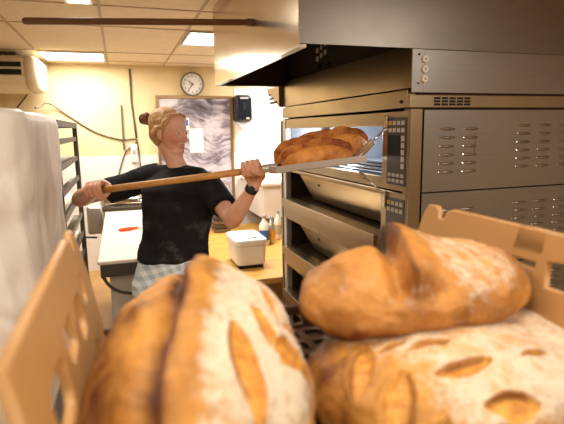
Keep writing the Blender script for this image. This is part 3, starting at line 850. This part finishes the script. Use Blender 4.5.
obj('side_wall', plate(side_outline(), hl, .010, lambda u, v, w: Vector((CX0+.005+w+(RZ-v)*.20, u, v)), .003), M['crate'], cr)
# low end walls and floor grid
for y in (CY0+.005, CY1-.005):
    hs = [rrect(CX0+.03+.058*k, FZ+.012, CX0+.068+.058*k, FZ+.034, .008) for k in range(10)]
    hz_ = FZ+.045
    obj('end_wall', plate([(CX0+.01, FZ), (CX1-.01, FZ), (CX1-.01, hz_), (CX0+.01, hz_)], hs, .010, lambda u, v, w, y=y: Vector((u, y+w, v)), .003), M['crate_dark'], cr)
hs = []
for i in range(14):
    for j in range(10):
        x = CX0+.018+.0415*i; y = CY0+.014+.0415*j
        hs.append(rrect(x, y, x+.031, y+.031, .005, 1))
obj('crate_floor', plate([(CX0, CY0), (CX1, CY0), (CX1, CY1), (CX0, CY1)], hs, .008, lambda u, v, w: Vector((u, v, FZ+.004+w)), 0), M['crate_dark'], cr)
tb = empty('steel_table', 'steel stand carrying the bread crate', 'table', ((CX0+CX1)/2, .52, 0))
obj('table_top', B((CX0-.02, CY0-.02, FZ-.035), (CX1+.02, CY1+.02, FZ-.001)), M['dark_steel'], tb, bevel=.004)
for x in (CX0+.02, CX1-.02):
    for y in (CY0+.02, CY1-.02): obj('leg', B((x-.018, y-.018, 0), (x+.018, y+.018, FZ-.035)), M['steel'], tb, bevel=.003)

# ---- big loaves
ZF = FZ+.008
c_, r_, L_, W_, H_ = Vector((.071, .500, ZF+.168*.28)), math.radians(90-11), .38, .228, .168
loaf('bread_loaf', c_, r_, L_, W_, H_, M['bread'],
     'big golden loaf with a dark raised ear and floured leaf cuts, left in the crate', 'large loaves in the crate', sub=7, seed=2.3, boxy=3.0,
     ears=[dict(c=[-.06, -.18, .08], lim=(-1, .97), h=.017, w=.19, sgn=-1, burn=1.1, near=.6)],
     cuts=cuts_at(c_, r_, L_, W_, [(252, 291, 281, 305, 1.385, .006, -1), (256, 311, 284, 330, 1.385, .007, -1), (254, 335, 282, 368, 1.385, .009, -1), (236, 356, 266, 412, 1.388, .013, -1), (286, 402, 304, 368, 1.355, .014, -1), (288, 350, 301, 336, 1.36, .007, -1), (254, 281, 276, 286, 1.385, .004, -1)]),
     flour=lambda a, b, z: (1-sstep(-.24, -.04, b+.18*a))*sstep(-.1, .35, z)*.80*(1-.3*sstep(.6, .95, -a))*(1-.5*sstep(.80, .98, -b)),
     bake=lambda a, b, z: .17+.22*sstep(.55, .95, b)+.18*sstep(.75, .98, a)-.16*np.exp(-((b-.42)/.2)**2))
c_, r_, L_, W_, H_ = Vector((.372, .452, ZF+.104*.28)), 0.0, .39, .26, .104
loaf('bread_loaf', c_, r_, L_, W_, H_, M['bread'],
     'floured loaf with leaf cuts lying under the golden one, right in the crate', 'large loaves in the crate', sub=7, seed=7.7, boxy=2.8,
     cuts=cuts_at(c_, r_, L_, W_, [(364, 350, 358, 390, 1.350, .013, -1), (398, 413, 405, 369, 1.358, .015, -1), (444, 434, 452, 392, 1.360, .017, -1), (406, 353, 453, 345, 1.362, .007, 1), (436, 374, 495, 361, 1.358, .010, 1), (488, 393, 543, 386, 1.352, .009, 1), (374, 346, 408, 339, 1.368, .006, 1), (546, 418, 590, 412, 1.368, .008, 1), (520, 352, 548, 348, 1.365, .004, 1)]),
     flour=lambda a, b, z: sstep(-.80, -.45, a+.15*b)*sstep(-.1, .4, z)*.66,
     bake=lambda a, b, z: .22*(1-sstep(-.9, -.5, a))-.02)
loaf('bread_loaf', Vector((.362, .528, 1.356+.026)), math.radians(-3), .315, .205, .098, M['bread_red'],
     'golden loaf with one wide burst split resting on top of the floured loaf', 'large loaves in the crate', sub=7, seed=4.4, tilt=(math.radians(0), math.radians(-1.5)), boxy=2.3,
     ears=[dict(c=[.0, .20, -.17], lim=(-.78, 1.2), h=.024, w=.14, swap=True, burn=.8, near=.12)],
     flour=lambda a, b, z: sstep(-.15, .1, a)*sstep(.2, .6, z)*.36*(1-sstep(.3, .9, a))+.08*sstep(-.2, .3, z),
     bake=lambda a, b, z: .06-.22*np.exp(-((a-.5)/.35)**2)-.25*np.exp(-((a+.42)/.16)**2-((b-.0)/.6)**2)+.18*(1-sstep(-.1, .3, z))+.15*np.exp(-((a+.75)/.12)**2))

# ------------------------------------------------------------------ bread peel with tray and loaves
hl_ = P(252, 170.5, d=2.02); hr_ = P(90, 191.5, d=2.11)
pd = (hl_-hr_).normalized()
side = Vector((0, 0, 1)).cross(pd).normalized()       # away from the viewer (+Y)
upv = pd.cross(side).normalized()
tn = hl_+pd*.075                                   # blade begins
pe = empty('bread_peel', 'long wooden handled peel with a pale metal blade held across the body', 'peel', tn)
pole_end = hr_-pd*.015
obj('handle', T([pole_end, (pole_end+tn)/2, tn+pd*.03], .0145, 16), M['pole'], pe, smooth=True)
def bp(u, v, w=0): return tn+pd*u+side*v+upv*w
obj('ferrule', T([tn-pd*.03, tn+pd*.035], .018, 16), M['alu'], pe, bevel=.003)
ol = [(0, -.022), (.035, -.085), (.395, -.085), (.395, .27), (.06, .27), (0, .022)]
bm = bmesh.new(); loft(bm, [[bp(u, v, -.020) for u, v in ol], [bp(u, v, -.016) for u, v in ol]])
obj('blade', bm, M['alu'], pe)
bm = bmesh.new()
for i in range(len(ol)):
    if i == 2: continue
    a, b = Vector(ol[i]), Vector(ol[(i+1) % len(ol)]); n_ = Vector((-(b-a).y, (b-a).x)).normalized()*.004
    hh = .008
    loft(bm, [[bp(a.x, a.y, -.020), bp(a.x, a.y, hh), bp(a.x+n_.x, a.y+n_.y, hh), bp(a.x+n_.x, a.y+n_.y, -.020)], [bp(b.x, b.y, -.020), bp(b.x, b.y, hh), bp(b.x+n_.x, b.y+n_.y, hh), bp(b.x+n_.x, b.y+n_.y, -.020)]])
obj('blade_rim', bm, M['alu'], pe)
ang = math.atan2(pd.y, pd.x)
tl = -math.asin(pd.z)
cut_f = lambda a, b, z: np.zeros_like(a)+.25*sstep(.2, .6, z)
def tloaf(u, v, w, rot, L, W, H, lab, sd, burn=1):
    loaf('bread_loaf', bp(u, v, w+H*.28), ang+rot, L, W, H, M['bread_tray'], lab, 'loaves on the peel', sub=6, seed=sd, tilt=(0, tl), under=.22,
         ears=[dict(c=[.12, .10, -.25], lim=(-.9, .9), h=.020, w=.20, sgn=1, burn=burn*.4, near=.8)], bake=lambda a, b, z: -.05+.12*sstep(.5, .95, np.abs(a)))
tloaf(.20, -.012, -.014, .06, .30, .115, .082, 'nearest orange crusted loaf with a long split on the peel blade', 3.1)
tloaf(.13, .105, -.014, .10, .24, .10, .102, 'orange crusted loaf behind the nearest one, at the handle end of the blade', 8.2)
tloaf(.30, .115, -.014, .30, .27, .12, .118, 'largest orange crusted loaf at the oven end of the peel blade', 5.6)
tloaf(.20, .225, -.014, .0, .28, .11, .115, 'hindmost orange crusted loaf on the peel blade, mostly hidden', 9.4)

# ------------------------------------------------------------------ the baker
fwd = Vector(M3 @ np.array([0, 0, -1.0])); fwd.z = 0; fwd.normalize()
rgt = Vector((fwd.y, -fwd.x, 0))
UP = Vector((0, 0, 1))
def rotz(v, deg): return Matrix.Rotation(math.radians(deg), 3, 'Z') @ v
BF = rotz(-fwd, 16).normalized()             # facing: towards the viewer and a bit to the right
BS = rotz(BF, 90).normalized()                # her left
D0 = 2.38
gp = P(172, 262, d=D0); base = Vector((gp.x, gp.y, 0))
pr = empty('person', 'person in black t-shirt and checked trousers sliding loaves on a peel into the oven', 'person', base)
skin_t = NT('skin'); v = skin_t.coord()
at = skin_t.new('ShaderNodeAttribute'); at.attribute_name = 'blush'
at2 = skin_t.new('ShaderNodeAttribute'); at2.attribute_name = 'lip'
n = skin_t.noise(v, 18, 5)
c_ = skin_t.ramp(n, [(.3, RGB(214, 160, 130)), (.7, RGB(228, 180, 150))])
c_ = skin_t.mix(at.outputs['Fac'], c_, RGB(196, 98, 78)); c_ = skin_t.mix(at2.outputs['Fac'], c_, RGB(158, 70, 62))
skin_t.set(color=c_, rough=.5, sub=.08); skin_t.b.inputs['Subsurface Radius'].default_value = (.01, .004, .002)
SK = skin_t.m
def hairmat(name, a, b):
    t = NT(name); n = t.noise(t.coord((60, 60, 8)), 3, 5, .6, .5)
    t.set(color=t.ramp(n, [(.3, a), (.7, b)]), rough=.55); t.bump(n, .7, .004); return t.m
HAIR = hairmat('blond_hair', RGB(150, 104, 60), RGB(226, 182, 122)); BUN = hairmat('brown_hair', RGB(92, 58, 34), RGB(150, 100, 58))
def shirt_mat():
    t = NT('black_cotton'); n = t.noise(t.coord(), 14, 6, .65); n2 = t.noise(t.coord(), 5, 5, .7)
    c = t.ramp(n, [(.3, RGB(20, 20, 22)), (.7, RGB(34, 33, 35))])
    c = t.mix(t.ramp(n2, [(.58, (0, 0, 0, 1)), (.8, (.18, .18, .18, 1))]), c, RGB(190, 182, 172))
    t.set(color=c, rough=.85, spec=.2); t.bump(t.noise(t.coord(), 160, 2), .15, .002); return t.m
def check_mat():
    t = NT('checked_cotton'); tc = t.new('ShaderNodeTexCoord')
    mp = t.new('ShaderNodeMapping'); mp.inputs['Rotation'].default_value = (0, .25, -.3); t.link(tc.outputs['Object'], mp.inputs[0])
    sp = t.new('ShaderNodeSeparateXYZ'); t.link(mp.outputs[0], sp.inputs[0])
    s = .020
    fx = t.math('LESS_THAN', t.math('FRACT', t.math('DIVIDE', t.math('ADD', sp.outputs[0], 5), s*2)), .5)
    fz = t.math('LESS_THAN', t.math('FRACT', t.math('DIVIDE', t.math('ADD', sp.outputs[2], 5), s*2)), .5)
    f = t.math('MULTIPLY', t.math('ADD', fx, fz), .5)
    t.set(color=t.ramp(f, [(0, RGB(232, 236, 238)), (.5, RGB(205, 216, 220)), (1.0, RGB(176, 188, 194))]), rough=.8); return t.m
SHIRT, CHECK = shirt_mat(), check_mat()

def ring(c, rx, ry, ax=BS, ay=BF, n=28, p=2.3):
    out = []
    for k in range(n):
        t = 2*PI*k/n; ct, st = math.cos(t), math.sin(t)
        out.append(c+ax*rx*math.copysign(abs(ct)**(2/p), ct)+ay*ry*math.copysign(abs(st)**(2/p), st))
    return out
def cz(xc, y, d=D0): return P(xc, y, d=d)
# torso sections: (photo x centre, photo y, half width, half depth, depth offset)
TOR = [(176, 300, .175, .120, .0), (174, 278, .178, .122, .0), (174, 256, .160, .112, 0), (176, 238, .150, .105, 0), (178, 218, .158, .112, -.01), (180, 200, .172, .118, -.02), (181, 188, .178, .112, -.01), (182, 180, .158, .095, .01), (183, 173, .105, .070, .02), (183, 168, .062, .056, .015)]
def torso(grow=0.0, lo=0, hi=10):
    r = []
    for x, y, w, dp, off in TOR[lo:hi]:
        c = cz(x, y, D0+off); r.append(ring(c, w+grow, dp+grow))
    return r
shR = P(150, 178, d=2.42); elR = P(80, 199, d=2.42); 
shL = P(208, 183, d=2.36); elL = P(232, 221, d=2.20)
# hands
body = bmesh.new()
loft(body, torso(-.014))
# head
hc = P(170.5, 133, d=D0-.0)
face = rotz(-fwd, 60).normalized(); face = (face-UP*.06).normalized()
hl2 = UP.cross(face).normalized(); hu = face.cross(hl2).normalized()
HM = Matrix((face, hl2, hu)).transposed()
def H(x, y, z): return hc+HM @ Vector((x, y, z))
def HE(bm, c, r, n=24, m=16): ell(bm, H(*c), r, HM, n, m)
neck = [P(179, 173, d=D0+.02), P(175.5, 162, d=D0+.01), H(-.022, 0, -.05)]
tube(body, neck, [.058, .045, .048], 20)
HE(body, (-.014, 0, .034), (.093, .073, .080)); HE(body, (.024, 0, -.018), (.058, .057, .082)); HE(body, (.014, 0, -.056), (.054, .047, .040))
HE(body, (.030, 0, .050), (.048, .058, .044))
HE(body, (.056, 0, -.106), (.019, .020, .016)); HE(body, (.038, 0, -.086), (.038, .038, .030)); HE(body, (.046, 0, -.078), (.034, .032, .032)); HE(body, (.058, 0, -.060), (.026, .028, .024))
HE(body, (.054, .031, -.026), (.023, .021, .024)); HE(body, (.054, -.031, -.026), (.023, .021, .024))
tube(body, [H(.077, 0, .014), H(.087, 0, -.008), H(.097, 0, -.026)], [.006, .007, .0085], 10, round_end=True)
for s in (-1, 1):
    HE(body, (.086, s*.009, -.031), (.009, .007, .006), 12, 8)
    tube(body, [H(.073, s*.014, .026), H(.069, s*.032, .029), H(.054, s*.050, .022)], [.005, .006, .005], 10, round_end=True)
    tube(body, [H(.072, s*.018, .0075), H(.0735, s*.030, .0115), H(.064, s*.043, .007)], [.0035, .0045, .0035], 8, round_end=True)
    # ear
    HE(body, (-.006, s*.073, -.004), (.016, .007, .027), 16, 10); HE(body, (.000, s*.070, -.026), (.009, .008, .010), 12, 8)
    HE(body, (.0665, s*.030, .003), (.011, .016, .011), 12, 8)   # lids
tube(body, [H(.070, -.022, -.055), H(.084, 0, -.051), H(.070, .022, -.055)], [.004, .0062, .004], 8, round_end=True)
tube(body, [H(.069, -.020, -.067), H(.082, 0, -.067), H(.069, .020, -.067)], [.004, .0066, .004], 8, round_end=True)
# arms
def hand_parts(bm, O, a, d, n_, wrist, R=.0145, thumb_len=1.0):
    """O grip centre on the pole; a = pole direction thumb->little finger; d = wrist->knuckles; n_ = palm normal"""
    offs = [-.032, -.011, .010, .030]; rr = [.0098, .0102, .0098, .0086]; ln = [1, 1.05, 1, .85]
    for o, r, l in zip(offs, rr, ln):
        C = O+a*o
        q = R+r*.9
        K = C-n_*(q+.010)+d*(.004+.006*l)
        J1 = C-n_*(q*.35)+d*(q+.012*l)
        J2 = C+n_*(q*.85)+d*(q*.75)
        Tp = C+n_*(q*1.0)-d*(.012*l)
        tube(bm, [C-n_*(q+.008)-d*.04, K], [r*1.15, r*1.12], 10, round_end=True)
        tube(bm, smoothpath([K, J1, J2, Tp], 4), [r*1.08]*5+[r]*5+[r*.92]*3, 10, round_end=True)
        W = wrist+a*o*.45
        tube(bm, [W, (W+K)/2-n_*.004, K], [.016, .0155, r*1.25], 10, round_end=True)
    t0 = wrist-a*.018+d*.012; t1 = O-a*.044-n_*.014-d*.028; t2 = O-a*.040+n_*(R+.006)-d*.014; t3 = O-a*.018+n_*(R+.020)+d*.004
    tube(bm, smoothpath([t0, t1, t2, t3], 4), [.017]*4+[.0135]*4+[.0105]*5, 10, round_end=True)
# right hand (image left): overhand, knuckles toward viewer
gR = hr_+pd*.028
dR = (-fwd+UP*.25+rgt*.15); aR = -pd; dR = (dR-aR*dR.dot(aR)).normalized(); nR = aR.cross(dR).normalized()
if nR.z > 0: nR = -nR
wR = gR-nR*.030-dR*.068
hand_parts(body, gR, aR, dR, nR, wR)
gL = hl_-pd*.005
dL = (UP*1.0+rgt*.15-fwd*.25); aL = -pd; dL = (dL-aL*dL.dot(aL)).normalized(); nL = aL.cross(dL).normalized()
if nL.dot(fwd) > 0: nL = -nL
wL = gL-nL*.026-dL*.070
hand_parts(body, gL, aL, dL, nL, wL)
def limb(bm, a, b, ra, rb, bulge=0, n=16, at=.35):
    pts = [a.lerp(b, t) for t in (0, .15, at, .55, .8, 1)]
    rs = [ra, ra+bulge*.7, ra*(1-at)+rb*at+bulge, ra*.45+rb*.55+bulge*.6, ra*.2+rb*.8, rb]
    tube(bm, pts, rs, n, round_end=True)
limb(body, shR, elR, .050, .037, .002); limb(body, elR, wR-dR*.004, .040, .024, .006)
limb(body, shL, elL, .050, .036, .002); limb(body, elL, wL-dL*.004, .038, .023, .006)
ell(body, elR, .040); ell(body, elL, .037)
# legs
hipc = cz(172, 290)
hz = .86; feet = {}
for s in (-1, 1):
    hp = Vector((hipc.x, hipc.y, hz))+BS*s*.085
    kn = Vector((hp.x, hp.y, .47))+BF*.02+BS*s*.02; an = Vector((hp.x, hp.y, .09))-BF*.02+BS*s*.03
    limb(body, hp, kn, .080, .052, .0); limb(body, kn, an, .050, .034, .008)
    ft = [an+UP*-.03-BF*.03, an-UP*.045+BF*.05, an-UP*.06+BF*.13]
    tube(body, ft, [.034, .032, .022], 12, round_end=True)
    feet[s] = (hp, kn, an)
loft(body, [ring(Vector((hipc.x, hipc.y, z)), w_, d_) for z, w_, d_ in ((.80, .13, .09), (.86, .16, .115), (.92, .165, .115))])
me = remesh(body, .0042, 2, .5)
n = len(me.vertices); co = np.empty(n*3); me.vertices.foreach_get('co', co); co = co.reshape(-1, 3)
loc = (co-np.array(hc)) @ np.array(HM)
def blob(c, r): return np.exp(-(((loc-np.array(c))/np.array(r))**2).sum(1))
bl = .7*blob((.056, .040, -.028), (.035, .024, .026))+.7*blob((.056, -.040, -.028), (.035, .024, .026))+.5*blob((.097, 0, -.026), (.016, .014, .014))+.25*blob((.06, 0, -.092), (.03, .03, .02))+.3*blob((-.012, .078, -.005), (.03, .02, .035))
for g in (gR, gL, elL, elR): bl = bl+.30*np.exp(-(((co-np.array(g))/.06)**2).sum(1))
lip = .95*np.maximum(blob((.082, 0, -.053), (.020, .024, .0050)), blob((.080, 0, -.066), (.020, .020, .006)))
brow = np.maximum(blob((.076, .030, .034), (.03, .020, .0035)), blob((.076, -.030, .034), (.03, .020, .0035)))*.22
setattr_f(me, 'blush', np.clip(bl, 0, 1)); setattr_f(me, 'lip', np.clip(np.maximum(lip, brow), 0, 1))
obj('body', me, SK, pr, smooth=True)
M['eye'] = plain('eye_white', RGB(205, 196, 188), .3, var=.01)
for s in (-1, 1):
    bm = bmesh.new(); ell(bm, H(.0702, s*.0300, .0022), (.0095, .0118, .0052), HM, 20, 14); ey = obj('eye', bm, M['eye'], pr, smooth=True)
    bm = bmesh.new(); ell(bm, H(.0782, s*.0290, .0024), (.0025, .0048, .0046), HM, 14, 10); obj('iris', bm, M['cable_dark'], ey, smooth=True)
# hair
hb = bmesh.new()
HE(hb, (-.030, 0, .046), (.090, .079, .080)); HE(hb, (-.055, 0, .005), (.062, .072, .070)); HE(hb, (-.055, 0, -.030), (.040, .054, .045))
for s in (-1, 1):
    tube(hb, [H(.036, s*.054, .085), H(.028, s*.067, .058), H(.010, s*.073, .034), H(-.018, s*.078, .022), H(-.040, s*.072, -.005)], [.008, .008, .009, .012, .016], 10, round_end=True)
    for k in range(9):
        q = k/8; a0 = H(.040-.03*q, s*(.045+.03*q), .095-.065*q); tube(hb, smoothpath([a0, a0+HM @ Vector((.012, s*.008, -.004+.006*math.sin(k*2.1))), a0+HM @ Vector((.010, s*.004, -.020))], 3), .0032, 6, round_end=True)
    tube(hb, [H(.018, s*.070, .045), H(.021, s*.069, .020), H(.012, s*.069, -.005)], [.006, .005, .003], 8, round_end=True)
tube(hb, [H(.040, -.045, .086), H(.054, -.022, .092), H(.058, .0, .094), H(.054, .022, .092), H(.040, .045, .086)], [.006, .006, .006, .006, .006], 10, round_end=True)
me = remesh(hb, .005, 3, .5)
co = np.empty(len(me.vertices)*3); me.vertices.foreach_get('co', co); co = co.reshape(-1, 3)
loc = (co-np.array(hc)) @ np.array(HM)
ang_ = np.arctan2(loc[:, 2]-.05, loc[:, 0]+.10)
for i in range(len(co)):
    l = loc[i]; q = noise.noise(Vector((l[1]*85+l[0]*6, ang_[i]*5, 0)))*.0045+noise.noise(Vector((l[0]*24, l[1]*24, l[2]*24)))*.004
    dd_ = co[i]-np.array(hc); dd_ /= np.linalg.norm(dd_)+1e-9; co[i] += dd_*q
me.vertices.foreach_set('co', co.reshape(-1)); me.update()
hair = obj('hair', me, HAIR, pr, smooth=True)
hb = bmesh.new(); bc_ = P(146, 119, d=D0+.02)
ell(hb, bc_, (.024, .024, .024)); 
for k in range(14):
    a1 = random.uniform(0, 6.28); a2 = random.uniform(-1, 1.2)
    d_ = Vector((math.cos(a1)*math.cos(a2), math.sin(a1)*math.cos(a2), math.sin(a2))); t_v = d_.cross(Vector((.3, .5, .8))).normalized()
    tube(hb, smoothpath([bc_+d_*.022-t_v*.022, bc_+d_*.031, bc_+d_*.022+t_v*.022], 3), .0065, 6, round_end=True)
tube(hb, [bc_, H(-.085, 0, .055)], [.018, .030], 12, round_end=True)
obj('hair_bun', remesh(hb, .0045, 1), BUN, pr, smooth=True)
# t-shirt
sb = bmesh.new()
rs = torso(.013, 2, 10); r0 = [p-UP*.008 for p in torso(.016, 2, 3)[0]]
loft(sb, [r0]+rs)
cR = shR.lerp(elR, .60); cL = shL.lerp(elL, .66)
tube(sb, [shR+(shR-elR)*.15, shR, shR.lerp(elR, .3), cR], [.062, .066, .062, .066], 20)
tube(sb, [shL+(shL-elL)*.1, shL, shL.lerp(elL, .3), cL], [.058, .066, .064, .066], 20)
tube(sb, [shR, P(165, 174.5, d=D0+.02), P(183, 174, d=D0+.01), P(200, 176, d=D0), shL], [.062, .046, .05, .046, .056], 16)
tube(sb, [P(183, 176, d=D0+.015), P(182.5, 167.5, d=D0+.01)], [.085, .062], 24)
me = remesh(sb, .007, 5, .5)
me.calc_loop_triangles()
co = np.empty(len(me.vertices)*3); no = np.empty(len(me.vertices)*3); me.vertices.foreach_get('co', co); me.vertices.foreach_get('normal', no)
co = co.reshape(-1, 3); no = no.reshape(-1, 3)
for i in range(len(co)):
    c = Vector(co[i]); zz = c.z
    w = .006*noise.noise(Vector((c.x*7, c.y*7, zz*13)))+.009*noise.noise(Vector((c.x*4+zz*9, c.y*4, zz*5)))+.004*abs(noise.noise(Vector((c.x*20+zz*16, c.y*18, zz*11))))
    if zz < 1.06: w += .008*noise.noise(Vector((c.x*16, c.y*16, zz*4)))
    co[i] += no[i]*w
me.vertices.foreach_set('co', co.reshape(-1)); me.update()
obj('t_shirt', me, SHIRT, pr, smooth=True)
# trousers
tb_ = bmesh.new()
loft(tb_, [ring(cz(172, y)+Vector((0, 0, 0)), w_, d_) for y, w_, d_ in ((250, .150, .108), (262, .165, .122), (278, .186, .135))]+[ring(Vector((hipc.x, hipc.y, z)), w_, d_) for z, w_, d_ in ((.84, .19, .135), (.78, .17, .12))])
for s in (-1, 1):
    hp, kn, an = feet[s]
    tube(tb_, [hp+UP*.02, kn, an+UP*.02], [.105, .080, .068], 20)
obj('trousers', remesh(tb_, .009, 4), CHECK, pr, smooth=True)
for s in (-1, 1):
    hp, kn, an = feet[s]; bm = bmesh.new()
    tube(bm, [an-UP*.035-BF*.04, an-UP*.040+BF*.04, an-UP*.050+BF*.15], [.044, .044, .034], 14, round_end=True)
    me = remesh(bm, .006, 2); 
    for v_ in me.vertices: v_.co.z = max(v_.co.z, .0)
    obj('shoe', me, M['black'], pr, smooth=True)
# wrist band
wa = (gL-wL).normalized(); wc = wL.lerp(elL, .12); wd = (wL-elL).normalized()
wbm = T([wc-wd*.012, wc+wd*.012], .0295, 24); 
wb_ = obj('wrist_strap', wbm, M['black'], pr, bevel=.003)
bm = T([wc-fwd*.026, wc-fwd*.036], .016, 20); obj('watch_case', bm, M['black'], wb_, bevel=.003)
# ------------------------------------------------------------------ lights
def area(name, loc, sx, sy, power, col=(1, .94, .85), rot=(0, 0, 0)):
    l = bpy.data.lights.new(name, 'AREA'); l.shape = 'RECTANGLE'; l.size = sx; l.size_y = sy; l.energy = power; l.color = col
    o = bpy.data.objects.new(name, l); COL.objects.link(o); o.location = loc; o.rotation_euler = rot; return o
area('panel_or_fill_light', (-.36, 5.3, CZ-.02), .55, .55, 27)
area('panel_or_fill_light', (.83, 4.1, CZ-.02), .52, .55, 36)
area('panel_or_fill_light', (2.04, 5.3, CZ-.02), .55, .55, 42)  # fill from the added panel hidden behind the hood
area('panel_or_fill_light', (-.16, 2.88, CZ-.02), .14, .55, 14)
for x, y, e in ((-.96, .50, 10), (.24, .50, 5.5), (.24, -1.30, 40), (2.04, -.70, 46)): area('panel_or_fill_light', (x, y, CZ-.02), .56, .56, e)  # fill lamps of the added out-of-view panels
for y in (1.95, 2.75):  # unseen lamps added to brighten the top chamber
    l = bpy.data.lights.new('chamber_fill', 'POINT'); l.energy = 7; l.shadow_soft_size = .03; l.color = (.94, .96, 1); o = bpy.data.objects.new('chamber_fill', l); COL.objects.link(o); o.location = (OX+.30, y, 1.565)
w = bpy.data.worlds.new('world'); scene.world = w; w.use_nodes = True
w.node_tree.nodes['Background'].inputs[0].default_value = (.9, .7, .5, 1); w.node_tree.nodes['Background'].inputs[1].default_value = .2

# ------------------------------------------------------------------ camera
cam = bpy.data.cameras.new('camera'); co_ = bpy.data.objects.new('camera', cam); COL.objects.link(co_); scene.camera = co_
cam.sensor_width = 36; cam.lens = F/564*36; cam.clip_start = .02
co_.matrix_world = Matrix([[M3[i][0], M3[i][1], M3[i][2], CAM[i]] for i in range(3)]+[[0, 0, 0, 1]])
cam.dof.use_dof = True; cam.dof.focus_distance = 2.2; cam.dof.aperture_fstop = 4.6
scene.view_settings.view_transform = 'Standard'; scene.view_settings.look = 'None'
scene.view_settings.exposure = 0.0; scene.view_settings.gamma = 1.0
scene.view_settings.use_curve_mapping = False
try: scene.cycles.use_denoising = True
except Exception: pass
